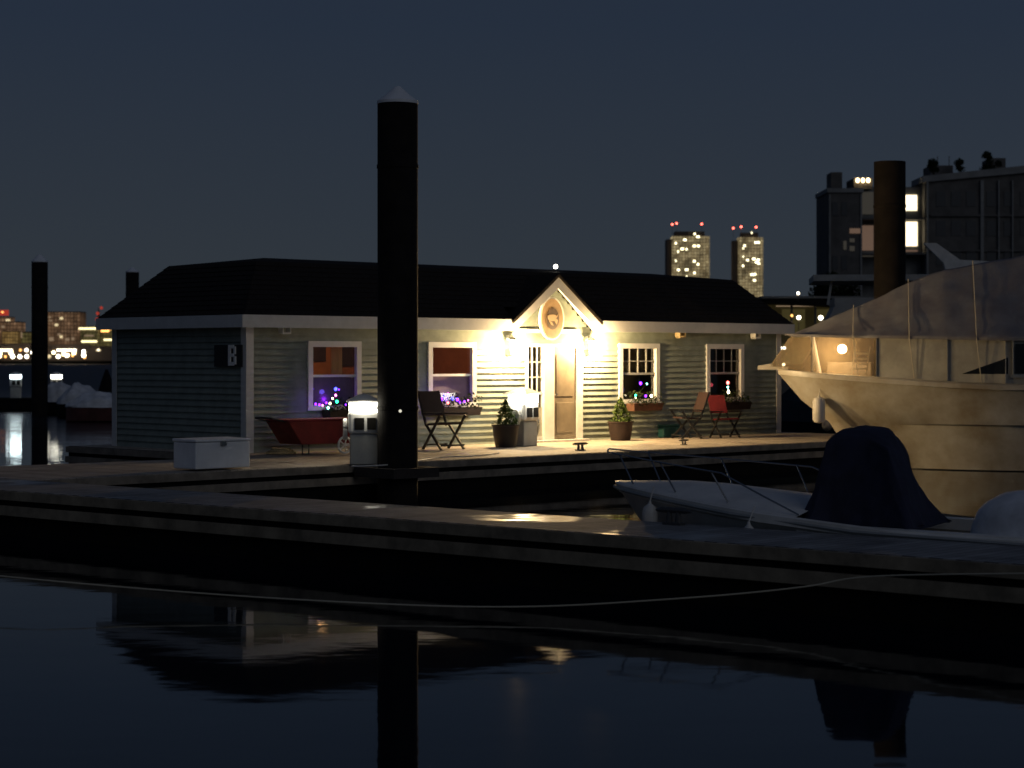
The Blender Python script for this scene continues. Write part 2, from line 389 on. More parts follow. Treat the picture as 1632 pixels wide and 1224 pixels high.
boards(mb, [(0, WL)], 0, WH, tf=lambda p: (WL-p[0], WD-p[1], p[2]))              # back wall
mb.build('siding', M['siding'], H)
# inner shell
mi = MB(); T = .12
for a, b in ((0, WL),):
    for lo, hi in ((0, WZ0), (WZ0, 2.13), (2.13, WZ1), (WZ1, WH)):
        for s0, s1 in runs_at(lo, hi): mi.quad((s0, T, lo), (s1, T, lo), (s1, T, hi), (s0, T, hi))
mi.quad((0.02, .02, 0), (.02, WD-.02, 0), (.02, WD-.02, WH), (.02, .02, WH)); mi.quad((WL-.02, 0.02, 0), (WL-.02, WD-.02, 0), (WL-.02, WD-.02, WH), (WL-.02, .02, WH))
mi.quad((0.02, 0.02, .02), (WL-.02, .02, .02), (WL-.02, WD-.02, .02), (.02, WD-.02, .02)); mi.quad((0, 0, WH), (WL, 0, WH), (WL, WD, WH), (0, WD, WH))
mi.build('inner_wall', M['roomdark'], H)
MB().box((6.9, T, .03), (7.0, WD-.05, WH-.01)).build('partition', M['interior'], H)
MB().quad((.03, 2.6, .03), (6.89, 2.6, .03), (6.89, 2.6, WH-.01), (.03, 2.6, WH-.01)).build('room_wall', M['interior'], H)
# roof: hip with a low crown
OV = .25; E = 2.64; TZ = 3.72; IN = 1.05
x0, x1, y0, y1 = -OV, WL+OV, -OV, WD+OV
r = MB(); e0 = [(x0, y0, E), (x1, y0, E), (x1, y1, E), (x0, y1, E)]
t0 = [(x0+IN, y0+IN, TZ), (x1-IN, y0+IN, TZ), (x1-IN, y1-IN, TZ), (x0+IN, y1-IN, TZ)]
g0 = [(x0+IN+1.3, (y0+y1)/2, TZ+.16), (x1-IN-1.3, (y0+y1)/2, TZ+.16)]
for i in range(4): (r.quad(e0[i], e0[(i+1) % 4], t0[(i+1) % 4], t0[i]) if i else None)
r.quad(t0[0], t0[1], g0[1], g0[0]); r.quad(t0[2], t0[3], g0[0], g0[1]); r.quad(t0[1], t0[2], g0[1]); r.quad(t0[3], t0[0], g0[0])
GX, GH = S(888, -OV), 1.36; ga, gb = GX-GH, GX+GH; yn_ = .01; zn_ = E+(TZ-E)*(yn_-y0)/IN       # the slope is notched for the porch gable
r.quad(e0[0], (ga, y0, E), (ga, yn_, zn_), (ga, y0+IN, TZ), t0[0]); r.quad((gb, y0, E), e0[1], t0[1], (gb, y0+IN, TZ), (gb, yn_, zn_)); r.quad((ga, yn_, zn_), (gb, yn_, zn_), (gb, y0+IN, TZ), (ga, y0+IN, TZ))
rf = r.build('roof', M['roof'], H)
# shingle courses: thin raised strips along front slope
rc = MB(); nC = 11
for i in range(nC):
    f = i/nC; f2 = (i+1)/nC
    def at(f, lift):
        return y0+IN*f-lift*.7, E+(TZ-E)*f+lift*.7
    ya, za = at(f, .018); yb, zb = at(f2, .004)
    ya0, za0 = at(f, .001)
    for sa, sb, ta, tb in (((x0+IN*f, ga, x0+IN*f2, ga), (gb, x1-IN*f, gb, x1-IN*f2)) if ya < yn_+.03 else ((x0+IN*f, x1-IN*f, x0+IN*f2, x1-IN*f2),)):
        rc.quad((sa, ya, za), (sb, ya, za), (tb, yb, zb), (ta, yb, zb)); rc.quad((sa, ya0, za0), (sb, ya0, za0), (sb, ya, za), (sa, ya, za))
    xa = x0+IN*f-.012; xb = x0+IN*f2-.003
    rc.quad((xa, y0+IN*f, za), (xb, y0+IN*f2, zb), (xb, y1-IN*f2, zb), (xa, y1-IN*f, za))
rc.build('shingle_course', M['roof'], rf)
# fascia and soffit
fs = MB(); FZ0, FZ1 = 2.40, 2.64
ga, gb = GX-GH, GX+GH
for a_, b_ in (((x0-.02, y0-.03, FZ0), (ga, y0, FZ1)), ((gb, y0-.03, FZ0), (x1+.02, y0, FZ1)), ((x0-.05, y0-.03, FZ0), (x0-.021, y1, FZ1)), ((x1+.021, y0, FZ0), (x1+.05, y1, FZ1))): MB().box(a_, b_).build('fascia', M['white'], H)
so_ = MB(); so_.box((x0, y0, FZ0+.015), (ga-.02, -.03, FZ0+.03)).box((gb+.02, y0, FZ0+.015), (x1, -.03, FZ0+.03)).box((x0, -.029, FZ0+.015), (-.03, y1, FZ0+.03)).box((WL+.03, -.029, FZ0+.015), (x1, y1, FZ0+.03))
so_.build('soffit', M['white'], H)
cbm = MB(); cbm.box((-.045, -.045, 0), (.13, -.036, FZ0+.015)).box((-.045, -.0355, 0), (-.036, .13, FZ0+.015)); cbm.build('corner_board', M['white'], H)
cbm = MB(); cbm.box((WL-.13, -.045, 0), (WL+.045, -.036, FZ0+.015)).box((WL+.036, -.0355, 0), (WL+.045, .13, FZ0+.015)); cbm.build('corner_board', M['white'], H)
cbm = MB(); cbm.box((-.045, WD-.13, 0), (-.036, WD+.045, FZ0+.015)); cbm.build('corner_board', M['white'], H)
# gable over the porch
AZ = 3.62                                             # apex height over the deck
gd = MB(); depth = 1.5
for sgn in (-1, 1):
    P = [(GX, y0-.06, AZ+.02), (GX+sgn*(GH+.02), y0-.06, FZ1-.04), (GX+sgn*(GH-.02), y0-.06, FZ1-.09), (GX, y0-.06, AZ-.05)]
    gd.prism(P, (0, depth, 0))
gable = gd.build('gable_roof', M['roof'], H)
rk = MB()
for sgn in (-1, 1):
    sl = (AZ-FZ1)/GH
    rk.prism([(GX, y0-.035, AZ-.05), (GX+sgn*(GH), y0-.035, FZ1-.06), (GX+sgn*(GH), y0-.035, FZ0), (GX+sgn*(GH-.10), y0-.035, FZ0), (GX, y0-.035, AZ-.30)], (0, .035, 0))
    rk.quad((GX, y0, AZ-.10), (GX+sgn*(GH-.06), y0, FZ0+.03), (GX+sgn*(GH-.06), -.03, FZ0+.03), (GX, -.03, AZ-.10))
rk.build('rake_board', M['white'], gable)
gm = MB()
def tri(z):
    hw = (AZ-.12-z)/(AZ-.12-FZ0)*(GH-.05); return [(GX-hw, GX+hw)] if hw > .02 else []
boards(gm, None, WH+.001, AZ-.14, tri=tri); gm.build('gable_siding', M['siding'], gable)
MB().box((GX-.95, -.07, 2.36), (GX+.85, -.036, 2.44)).build('header_board', M['white'], gable)
# oval sign
sg = thing('oval_sign', HL(S(878, -.1), -.1, 2.42+.62-.62+.55), HA, 'tan oval sign with dark round emblem hanging in the lit gable', 'sign')
sg.location = PD(879, 508, (HL(S(878), -.12)).y); sg.rotation_euler = (0, 0, HA)
def oval(rx, rz, y, th, seg=40): return MB().prism([(rx*math.cos(2*math.pi*k/seg), y, rz*math.sin(2*math.pi*k/seg)) for k in range(seg)], (0, th, 0))
oval(.365, .47, -.02, .05).build('sign_rim', M['white'], sg); oval(.325, .43, -.032, .011).build('sign_face', M['sign_face'], sg)
md = oval(.19, .235, -.040, .007).build('medallion', M['sign_dark'], sg)
em = MB()
em.prism([(.13*math.cos(t)*(1+.12*math.sin(3*t))-.02, -.046, .085*math.sin(t)*(1+.15*math.cos(2*t))+.02) for t in [2*math.pi*k/24 for k in range(24)]], (0, .005, 0))
em.prism([(.06, -.0465, -.02), (.14, -.0465, .05), (.16, -.0465, .10), (.10, -.0465, .05)], (0, .005, 0)); em.prism([(.05, -.047, -.05), (.12, -.047, -.13), (.15, -.047, -.03), (.11, -.047, 0)], (0, .005, 0))
em.prism([(-.13, -.0467, -.04), (-.05, -.0467, -.13), (.02, -.0467, -.15), (-.03, -.0467, -.07)], (0, .005, 0))
em.build('emblem', M['sign_pale'], md)
# windows
for i, (a, b) in enumerate(WIN):
    f = MB(); fw = .115
    f.box((a, -.06, WZ0), (a+fw, .03, WZ1)).box((b-fw, -.06, WZ0), (b, .03, WZ1)).box((a+fw, -.06, WZ1-fw), (b-fw, .03, WZ1)).box((a+fw, -.06, WZ0), (b-fw, .03, WZ0+.07))
    f.box((a-.03, -.085, WZ0-.03), (b+.03, -.061, WZ0+.02))
    wf = f.build('window', M['white'], H)
    zm = (WZ0+WZ1)/2-.02
    MB().box((a+fw, -.012, zm-.025), (b-fw, .02, zm+.025)).build('meeting_rail', M['white'] if i < 2 else M['ped_grey'], wf)
    MB().quad((a+fw, .022, WZ0+.07), (b-fw, .022, WZ0+.07), (b-fw, .022, WZ1-fw), (a+fw, .022, WZ1-fw)).build('pane', M['glass'], wf)
    if i >= 2:
        mu = MB()
        for k in range(1, 4):
            xx = a+fw+(b-a-2*fw)*k/4; mu.box((xx-.01, -.006, zm+.025), (xx+.01, .016, WZ1-fw))
        zz = (zm+WZ1-fw)/2; mu.box((a+fw, -.004, zz-.009), (b-fw, .014, zz+.009)); mu.build('muntin', M['ped_grey'], wf)
    else:
        # lower sash blind and an orange curtain, a shelf with dark pictures
        MB().quad((a+.05, .10, WZ0), (b-.05, .10, WZ0), (b-.05, .10, zm-.01), (a+.05, .10, zm-.01)).build('blind', M['blind'], wf)
        cc = MB(); cx = b-.60
        for k in range(4): cc.quad((cx+k*.07, .16+.02*(k % 2), zm+.03), (cx+(k+1)*.07, .16+.02*((k+1) % 2), zm+.03), (cx+(k+1)*.07, .16+.02*((k+1) % 2), WZ1), (cx+k*.07, .16+.02*(k % 2), WZ1))
        if i == 0: cc.build('curtain', M['curtain'], wf)
# pictures on the room's back wall
pc = MB()
for x, z, ww, hh in ((1.9, 1.95, .5, .34), (3.2, 2.0, .7, .5), (4.3, 1.9, .45, .5), (5.6, 2.0, .8, .35), (6.5, 1.9, .3, .5), (2.55, 2.1, .22, .3)): MB().box((x, 2.55, z-hh/2), (x+ww, 2.59, z+hh/2)).build('wall_picture', M['frame_pic'], H)
lamp('Room_light', (3.0, 1.5, 2.25), 16, (1, .50, .20), .1, H); lamp('Room_light', (5.6, 1.5, 2.25), 9, (1, .45, .22), .1, H)
# door: glazed side panel, white post, brown door
dr = MB(); p0, p1, p2, p3 = DX0, S(864), S(880), S(917)
dr.box((p0, -.05, 0), (p0+.07, .04, 2.13)).box((p1, -.07, 0), (p2, .04, 2.06)).box((p3, -.06, 0), (DX1, .04, 2.06)).box((p0+.07, -.06, 2.06), (DX1, .04, 2.13)).box((p0+.07, -.03, 0), (p1, .04, .12))
dframe = dr.build('door_frame', M['white'], H)
pn = MB().box((p0+.07, 0, .12), (p1, .03, .75)); pn.build('side_panel', M['coverwall'], dframe)
MB().quad((p0+.07, .015, .75), (p1, .015, .75), (p1, .015, 2.06), (p0+.07, .015, 2.06)).build('pane', M['glass'], dframe)
mu = MB(); a, b = p0+.07, p1
for k in (1, 2): xx = a+(b-a)*k/3; mu.box((xx-.011, -.01, .75), (xx+.011, .012, 2.06))
for k in range(1, 4): zz = .75+1.31*k/4; mu.box((a, -.008, zz-.011), (b, .01, zz+.011))
mu.build('muntin', M['white'], dframe)
dd = MB().box((p2, -.02, .05), (p3, .03, 2.06)).build('door', M['door'], H)
dp = MB()
for z0_, z1_ in ((.2, .85), (.98, 1.9)): dp.box((p2+.10, -.032, z0_), (p3-.10, -.0205, z1_))
dp.build('door_panel', M['door'], dd, bevel=.008)
MB().lathe([(.012, 0), (.012, .03), (.03, .035), (.03, .06), (.01, .068)], (0, 0, 0), 12, Matrix.Translation((p2+.06, -.02, 1.02)) @ Matrix.Rotation(R(90), 4, 'X')).build('door_handle', M['chrome'], dd)
MB().box((p0, -.25, 0.001), (DX1+.02, -.08, .045)).build('door_step', M['white'], H)
# eave flood boxes
for px, nm in ((454, 0), (1085, 1), (1205, 2)):
    s = S(px, -.15); f = MB(); f.box((s-.10, -.22, 2.28), (s+.10, -.19, 2.31)).box((s-.10, -.22, 2.31), (s-.08, -.06, 2.415)).box((s+.08, -.22, 2.31), (s+.10, -.06, 2.415)).box((s-.08, -.19, 2.28), (s+.08, -.06, 2.30))
    f.build('eave_bracket', M['ped_white'] if nm != 1 else M['hose'], H)  # middle box tan: the yellowish light on it is put into its colour
# porch lanterns
def lantern(s, v, z, lab, en):
    t = thing('porch_lantern', HL(s, v, z), HA, lab, 'lantern', 'porch lanterns')
    MB().box((-.04, .17, .12), (.04, .197, .22)).bar((0, .18, .19), (0, 0, .16), .02).lathe([(.10, .12), (.015, .19), (.015, .22)], seg=6).build('lantern_frame', M['ped_white'], t)
    MB().lathe([(.06, -.115), (.085, .115)], seg=6).build('lantern_glass', M['lantern'], t)
    lamp('Lantern_light', (0, -.14, -.02), en, (1, .67, .31), .07, t); return t
lantern(S(818, -.2), -.2, 2.08, 'glowing porch lantern at the left foot of the gable, above the white pedestal', 660)
lantern(S(944, -.2), -.2, 2.08, 'glowing porch lantern at the right foot of the gable, beside the brown door', 660)
# letter board on the end wall
sb = thing('letter_sign', HL(-.05, .36, 1.87), HA, 'white letter B on a dark board near the corner of the end wall', 'sign')
MB().box((-.03, -.30, -.22), (0, .60, .20)).build('sign_board', M['sign_black'], sb)
lb = MB(); lx0, lx1 = -.052, -.031      # strokes of the B, read from outside the end wall
def stroke(ya, yb_, za, zb): lb.box((lx0, -yb_, za), (lx1, -ya, zb))
stroke(-.11, -.035, -.20, .20); stroke(-.035, .07, .13, .20); stroke(-.035, .07, -.03, .035); stroke(-.035, .07, -.20, -.13); stroke(.07, .125, .02, .17); stroke(.07, .135, -.175, -.015)
lb.build('letter', M['letter'], sb)

# ------------------------------------------------------------------ pilings
def pile(px0, px1, top, D, mt, lab, cap):
    rad = (px1-px0)/F*D/2; X = ((px0+px1)/2-816)/F*D; z = CAMZ-(top-HOR)/F*D
    t = thing('mooring_piling', (X, D, 0), 0, lab, 'piling', 'steel mooring pilings')
    MB().lathe([(rad, -3), (rad, z*.5), (rad, z)], seg=32).build('pile_shaft', mt, t, smooth=True)
    for zz in (1.55, z-1.1): MB().lathe([(rad*.99, zz), (rad*1.035, zz+.01), (rad*1.035, zz+.07), (rad*.99, zz+.08)], seg=32).build('weld_band', mt, t)
    if cap: MB().lathe([(rad*1.02, z+.002), (rad*1.02, z+.05), (rad*.62, z+cap*.5), (.05, z+cap)], seg=32).build('pile_cap', M['box'], t, smooth=True)
    return t, rad
bp_, rad = pile(601.5, 666, 166, 35.1, M['steel_dark'], 'thick near-black piling with pale cone cap in front of the office roof', .30)
pg = MB(); pc_ = Vector(((633.7-816)/F*35.1, 35.1, 0)) - hd.location
for a_, b_ in (((-.50, -.50), (.50, -.40)), ((-.50, -.40), (-.40, .55)), ((.40, -.40), (.50, .55))): pg.box((a_[0], a_[1], .42), (b_[0], b_[1], .585), Matrix.Translation(pc_) @ Matrix.Rotation(HA, 4, 'Z'))
pg.build('pile_guide', M['darktimber'], hd)
lr = thing('reflector_light', PD(638, 655, 35.1-rad-.02), 0, 'tiny pale marker light on the thick black piling', 'marker light')
MB().lathe([(.035, 0), (.04, .03)], seg=10, M=Matrix.Rotation(R(90), 4, 'X')).build('marker_body', M['galv'], lr)
MB().ball((0, -.03, 0), .026).build('marker_lens', glow('marker_lens', (1, .95, .75), .8), lr)
pile(50.5, 76, 418, 88, M['steel_dark'], 'thin-looking distant black piling at the left edge, before the city lights', .35)
pile(200.5, 221.5, 434, 105, M['steel_dark'], 'distant black piling whose top shows over the left end of the office roof', .25)
pile(1393, 1443, 258, 49.3, M['rust'], 'rust-brown piling standing behind the covered motor yacht', 0)

# ------------------------------------------------------------------ dock furniture
def pedestal(name_label, P, rz, lens, en, cord=True, col=(1, .93, .74)):
    t = thing('power_pedestal', P, rz, name_label, 'power pedestal', 'marina power pedestals')
    MB().prism([(-.24, -.19, 0), (.24, -.19, 0), (.24, .19, 0), (-.24, .19, 0)], (0, 0, .52)).build('pedestal_base', M['ped_grey'], t, bevel=.02)
    MB().box((-.27, -.22, .525), (.27, .22, .90)).build('housing', M['ped_white'], t, bevel=.05)
    MB().box((-.25, -.20, .905), (.25, .20, 1.06)).build('lens', lens, t)
    MB().lathe([(.42, 1.065), (.41, 1.09), (.12, 1.19), (.04, 1.20)], seg=4, M=Matrix.Rotation(R(45), 4, 'Z')).build('cap', M['ped_white'], t)
    c = MB()
    c.box((-.16, -.245, .60), (.0, -.222, .80)).box((.05, -.245, .60), (.20, -.222, .80)); c.build('outlet_cover', M['black'], t)
    if cord:
        h = MB(); pts = []
        for k in range(66):
            a = k/22*2*math.pi; pts.append((-.30-.02*(k//22), -.02+.13*math.cos(a), .60+.17*math.sin(a)))
        h.tube(pts, .018, 6); h.build('coiled_cord', M['fender'], t, smooth=True)
    if en: lamp('Pedestal_light', (-.36, -.05, 1.0), en*.5, col, .1, t); lamp('Pedestal_light', (.0, -.36, 1.0), en*.5, col, .1, t)
    return t
G = PZ
pedestal('white lamp-topped power pedestal on the dock edge, half hidden by the thick piling', G(580, 740), HA-R(38), M['lens'], 9)
p2_ = pedestal('white lamp-topped power pedestal beside the glazed door panel', G(834, 711), HA+R(10), M['lens'], 34)
dh = MB(); pts = [(.30+.05*math.sin(k*.5), -.1+.02*k*.1, .95-.95*k/24) for k in range(24)]
dh.tube(pts, .03, 7); pts = [(.36, .13*math.cos(k*.5), .45+.28*math.sin(k*.5)) for k in range(40)]; dh.tube(pts, .025, 7); dh.build('hanging_hose', M['ped_grey'], p2_, smooth=True)
for px, lens, c in ((25, M['lens_cool'], 'cool blue-white'), (90, M['lens'], 'warm white')):
    pp = (G(px, 0+HOR+ (CAMZ-.62)*F/95.5)); t = pedestal('distant %s lamp pedestal on the black dock, %s of the distant piling' % (c, 'left' if px < 50 else 'right'), pp, .2, lens, 3, False, (.8, .95, 1) if px < 50 else (1, .93, .74))

# dock box
db = thing('dock_box', G(312, 751.5), HA+R(4), 'pale blue-grey fibreglass dock box by the corner of the office', 'dock box')
MB().box((0, 0, .03), (1.12, .58, .46)).build('box_body', M['box'], db, bevel=.02)
MB().prism([(-.012, -.015, .465), (-.012, .595, .465), (-.012, .595, .515), (-.012, -.015, .50)], (1.144, 0, 0)).build('lid', M['box'], db, bevel=.012)
MB().box((.50, -.045, .40), (.60, -.003, .47)).build('latch', M['chrome'], db)

pts = [G(596, 744)+Vector((0, 0, .02)), G(560, 745)+Vector((0, 0, .02)), G(620, 742.5)+Vector((0, 0, .02)), G(700, 731)+Vector((0, 0, .02)), G(760, 728)+Vector((0, 0, .02)), G(800, 722)+Vector((0, 0, .02)), G(818, 713)+Vector((0, 0, .02))]
fine = []
for i in range(1, len(pts)-2):
    for k in range(6):
        t = k/6; a, b, c, d = pts[i-1:i+3]; fine.append(.5*((2*b)+(c-a)*t+(2*a-5*b+4*c-d)*t*t+(-a+3*b-3*c+d)*t**3))
tag(MB().tube(fine, .013, 6).build('power_cable', M['fender'], None, smooth=True), 'thin pale power cable lying along the office dock between the two white pedestals', 'cable')
# red garden cart
ct = thing('garden_cart', G(512, 723), HA, 'red tub garden cart with pale spoked wheels under the first window', 'cart')
MB().prism([(-1.05, -.36, .64), (.84, -.36, .64), (.70, -.36, .20), (-.72, -.36, .20)], (0, .72, 0)).build('tub', M['red'], ct, bevel=.02)
MB().box((-1.08, -.38, .642), (.86, .38, .67)).build('tub_rim', M['redfab'], ct)
def wheel(root, x, y, r, n=7):
    Mx = Matrix.Translation((x, y, r)) @ Matrix.Rotation(R(90), 4, 'X')
    wt = MB(); pts = [Mx @ Vector((r*.9*math.cos(t), r*.9*math.sin(t), 0)) for t in [2*math.pi*k/24 for k in range(25)]]
    wt.tube(pts, r*.13, 6, False); wo = wt.build('wheel', M['wheel'], root, smooth=True)
    sp = MB()
    for k in range(n):
        t = 2*math.pi*k/n; sp.tube([Mx @ Vector((0, 0, 0)), Mx @ Vector((r*.85*math.cos(t), r*.85*math.sin(t), 0))], r*.08, 5)
    sp.lathe([(r*.16, -.03), (r*.16, .03)], M=Mx, seg=10); sp.build('spokes', M['wheel'], wo)
wheel(ct, 1.10, -.50, .31); wheel(ct, 1.16, .40, .29); wheel(ct, .22, -.44, .17, 5)
MB().tube([(-.9, -.25, .6), (-1.35, -.25, .70), (-1.4, 0, .71), (-1.35, .25, .70), (-.9, .25, .6)], .018, 7).build('handle', M['blackmetal'], ct)
MB().tube([(-.6, -.2, .25), (-.6, -.2, .02), (-.45, -.2, .02), (-.45, -.2, .25)], .018, 6).build('stand', M['blackmetal'], ct)
MB().tube([(.3, 0, .19), (.9, 0, .27), (1.16, 0, .29)], .02, 6).tube([(1.16, -.42, .29), (1.16, .38, .29)], .015, 6).build('axle', M['blackmetal'], ct)

# folding directors chairs
def chair(P, rz, fab, lab, k=1):
    t = thing('folding_chair', P, rz, lab, 'chair', 'folding chairs along the office wall'); t.scale = (k, k, k)
    for s in (-1, 1):
        y = s*.27
        MB().bar((.24, y, 0), (-.20, y, .46), .028, .045).build('leg', M['blackmetal'], t); MB().bar((-.24, y+s*.03, 0), (.24, y+s*.03, .62), .028, .045).build('leg', M['blackmetal'], t)
        MB().bar((-.28, y, .645), (.30, y, .655), .06, .028).build('armrest', M['blackmetal'], t)
    MB().bar((-.22, -.24, .42), (-.46, -.24, 1.05), .03, .04).bar((-.22, .24, .42), (-.46, .24, 1.05), .03, .04).bar((.24, -.27, .08), (.24, .27, .08), .03).bar((-.24, -.27, .08), (-.24, .27, .08), .03).build('back_frame', M['blackmetal'], t)
    MB().prism([(-.22, -.25, .43), (.22, -.25, .46), (.22, .25, .46), (-.22, .25, .43)], (0, 0, .035)).build('seat', fab, t)
    MB().prism([(-.30, -.25, .60), (-.46, -.25, 1.04), (-.46, .25, 1.04), (-.30, .25, .60)], (.03, 0, .01)).build('backrest', fab, t)
    return t
chair(G(708, 716), R(-48), M['brownfab'], 'dark brown folding chair under the second window, beside the thick piling', 1.1)
chair(G(1094, 699), R(200), M['brownfab'], 'dim reddish brown folding chair seen side-on between the two right windows')
chair(G(1156, 697.5), R(-62), M['redfab'], 'bright red-backed folding chair under the rightmost window', .92)

# planters with small conifers
def conifer_pot(P, r, h, th, lab, mt):
    t = thing('potted_conifer', P, 0, lab, 'potted plant', 'potted evergreens by the door')
    MB().lathe([(r*.78, 0), (r*.95, h*.5), (r, h*.92), (r*1.08, h*.93), (r*1.08, h), (r*.9, h), (r*.88, h-.05)], seg=20).build('pot', mt, t, smooth=True)
    MB().lathe([(r*.88, h-.06), (r*.1, h-.03)], seg=14).build('soil', M['soil'], t)
    rnd = random.Random(int(P.x*100))
    def fn():
        f = rnd.random()**1.4; a = rnd.random()*6.28; rr = r*.85*(1-f)**.8*(.6+.5*rnd.random())*(1+.25*math.sin(3*a+7*f))
        return (rr*math.cos(a), rr*math.sin(a), h+f*th)
    MB().leaves(620, fn, .035, rnd).tube([(0, 0, h-.05), (0.01, 0, h+th*.5), (0, 0, h+th)], [.02, .012, .003], 5).build('foliage', M['leaf'], t)
conifer_pot(G(806, 712.5), .27, .46, .50, 'dark square-shouldered pot with a small conifer left of the white pedestal', M['pot'])
conifer_pot(G(989, 702), .27, .42, .52, 'brown barrel pot with a small conifer right of the brown door', M['darkbox'])

# small stuff on the deck
rc = MB()
for j in range(3):
    rc.tube([((.26-.05*j)*math.cos(k*.42)*(1+.06*math.sin(k*1.7)), (.22-.03*j)*math.sin(k*.42), .03+.035*j) for k in range(16)], .025, 6)
o = rc.build('rope_coil', M['hose'], None, smooth=True); o.location = G(448, 724); tag(o, 'tan heap of coiled rope on the deck at the left end of the office front', 'rope')
tb = thing('storage_tub', G(1062, 697), HA, 'low dark teal storage tub against the wall right of the third window', 'tub')
MB().prism([(-.28, -.17, 0), (.28, -.17, 0), (.28, .17, 0), (-.28, .17, 0)], (0, 0, .26)).build('tub_body', M['teal'], tb, bevel=.03)
MB().box((-.31, -.20, .262), (.31, .20, .30)).build('tub_lid', M['teal'], tb, bevel=.012)
bl = MB().ball((0, 0, .09), .09, 12).build('mooring_ball', mat('pink_float', (.55, .25, .22), .6, noise=.2), None, smooth=True); bl.location = G(1041, 697); tag(bl, 'small pinkish float ball on the deck near the teal tub', 'float')
def cleat(P, rz, lab, s=1):
    t = thing('dock_cleat', P, rz, lab, 'cleat', 'iron dock cleats')
    MB().box((-.10*s, -.045*s, 0), (.10*s, .045*s, .02*s)).lathe([(.03*s, 0), (.022*s, .10*s)], (-.05*s, 0, .02*s), 8).lathe([(.03*s, 0), (.022*s, .10*s)], (.05*s, 0, .02*s), 8).build('cleat_base', M['galv'], t)
    MB().tube([(-.20*s, 0, .125*s), (-.12*s, 0, .13*s), (.12*s, 0, .13*s), (.20*s, 0, .125*s)], [.012*s, .026*s, .026*s, .012*s], 8).build('cleat_horn', M['galv'], t)
    return t
cleat(G(925, 718), HA, 'large black cleat on the lit dock edge in front of the brown door', 1.05)
cleat(G(1090, 709), HA, 'small dark cleat on the dock edge in front of the teal tub', .75)
cleat(FL(1.05, 1.42, .618), FA, 'iron cleat on the near dock close to the small boat bow', 1.2)
cleat(FL(6.9, .16, .618), FA, 'iron cleat on the near dock holding the slack pale rope', 1.2)

# window boxes with plants, fairy lights
bulbs = {}
def window_box(i, lab, mt, x0_, x1_, hh=.17, zt=.80):
    a, b = WIN[i]; cx = a+(b-a)*(x0_+x1_)/2; ww = (b-a)*(x1_-x0_)
    t = thing('window_box', HL(cx, -.23, zt-hh), HA, lab, 'window box', 'planted window boxes')
    MB().prism([(-ww/2, -.13, hh), (ww/2, -.13, hh), (ww/2-.04, -.10, 0), (-ww/2+.04, -.10, 0)], (0, .24, 0)).build('planter', mt, t)
    rnd = random.Random(i+3)
    def fn():
        x = rnd.uniform(-ww/2, ww/2); hgt = .10+.16*abs(math.sin(x*7+i*2))
        return (x, rnd.uniform(-.16, .12), hh-.05+hgt*rnd.random()*1.3)
    MB().leaves(330, fn, .035, rnd).build('foliage', M['leafdark'], t); return t
window_box(0, 'dark planted window box under the leftmost window, above the red cart', M['pot'], .22, .98)
window_box(1, 'dark brown window box of leaves under the second window behind a folding chair', M['darkbox'], .10, .92)
window_box(2, 'brown window box with leafy plants under the window right of the door', M['terracotta'], .12, .86)
window_box(3, 'dark window box with pale flowers under the rightmost window', M['darkbox'], .12, .95, zt=.78)
def lights(i, lab, pts, v=-.38):
    s0 = HL((WIN[i][0]+WIN[i][1])/2, v, .9); t = thing('fairy_lights', s0, 0, lab, 'string lights', 'fairy lights on the window boxes')
    W = MB(); prev = None
    for px, py, c, rr in pts:
        D = HL(S(px, v), v).y; p = PD(px, py, D) - s0
        MB().ball(tuple(p), rr*1.0, 8, 1.2, 6).build('bulb', M['b_'+c], t, smooth=True)
        if prev is not None: W.tube([prev, (prev+p)/2-Vector((0, 0, .01)), p], .004, 4)
        prev = p
    W.build('wire', M['leafdark'], t); return t
r_ = .022
L0 = lights(0, 'fairy lights climbing in a blue, pink and green curve at the leftmost window', [(503, 644, 'purple', .02), (509, 645, 'purple', r_), (514, 646, 'pink', .018), (520, 642, 'purple', .02), (523, 650, 'cyan', .024), (526, 643, 'cream', r_), (530, 635, 'cream', .018), (535, 630, 'pink', r_), (535, 620, 'blue', .03), (540, 621, 'purple', .014), (537, 640, 'green', .026), (551, 645, 'purple', .014)])
L1 = lights(1, 'purple fairy lights with pink bulbs lying low at the second window', [(691, 632, 'blue', .026), (697, 633, 'purple', .04), (703, 636, 'purple', .034), (708, 632, 'blue', .016), (714, 628, 'pink', .018), (714, 642, 'redb', .024), (721, 635, 'blue', .028), (729, 637, 'purple', .030), (733, 641, 'purple', .018), (740, 640, 'purple', .02), (746, 638, 'pink', .013)])
L2 = lights(2, 'sparse fairy lights, purple and pale green, at the window right of the door', [(1021, 611, 'purple', .032), (1031, 612, 'cyan', .018), (1013, 630, 'green', .022), (1013, 634, 'cream', .014), (1029, 631, 'purple', .026), (1038, 631, 'cream', .030)])
L3 = lights(3, 'short upright row of red, cyan and cream fairy lights at the rightmost window', [(1160, 610, 'redb', .034), (1160, 617, 'cyan', .022), (1161, 625, 'cream', .032), (1161, 622, 'cream', .016)])
def L(px, py, i, e_, c, v=-.30):
    D = HL(S(px, v), v).y; lamp('Fairy_glow', PD(px, py, D), e_, c, .05)
L(505, 640, 0, .35, (.30, .08, 1)); L(545, 625, 0, .7, (.16, .10, 1)); L(715, 632, 1, .8, (.20, .06, 1)); L(742, 632, 1, .9, (.20, .10, 1)); L(1025, 622, 2, .12, (.4, .3, 1)); L(1166, 614, 3, .45, (1, .10, .14))
lamp('Fairy_glow', HL(WIN[0][0]+.5, .06, 1.0), 1.2, (.26, .02, 1), .03); lamp('Fairy_glow', HL(WIN[1][0]+.6, .06, .98), 1.6, (.16, .03, 1), .03)

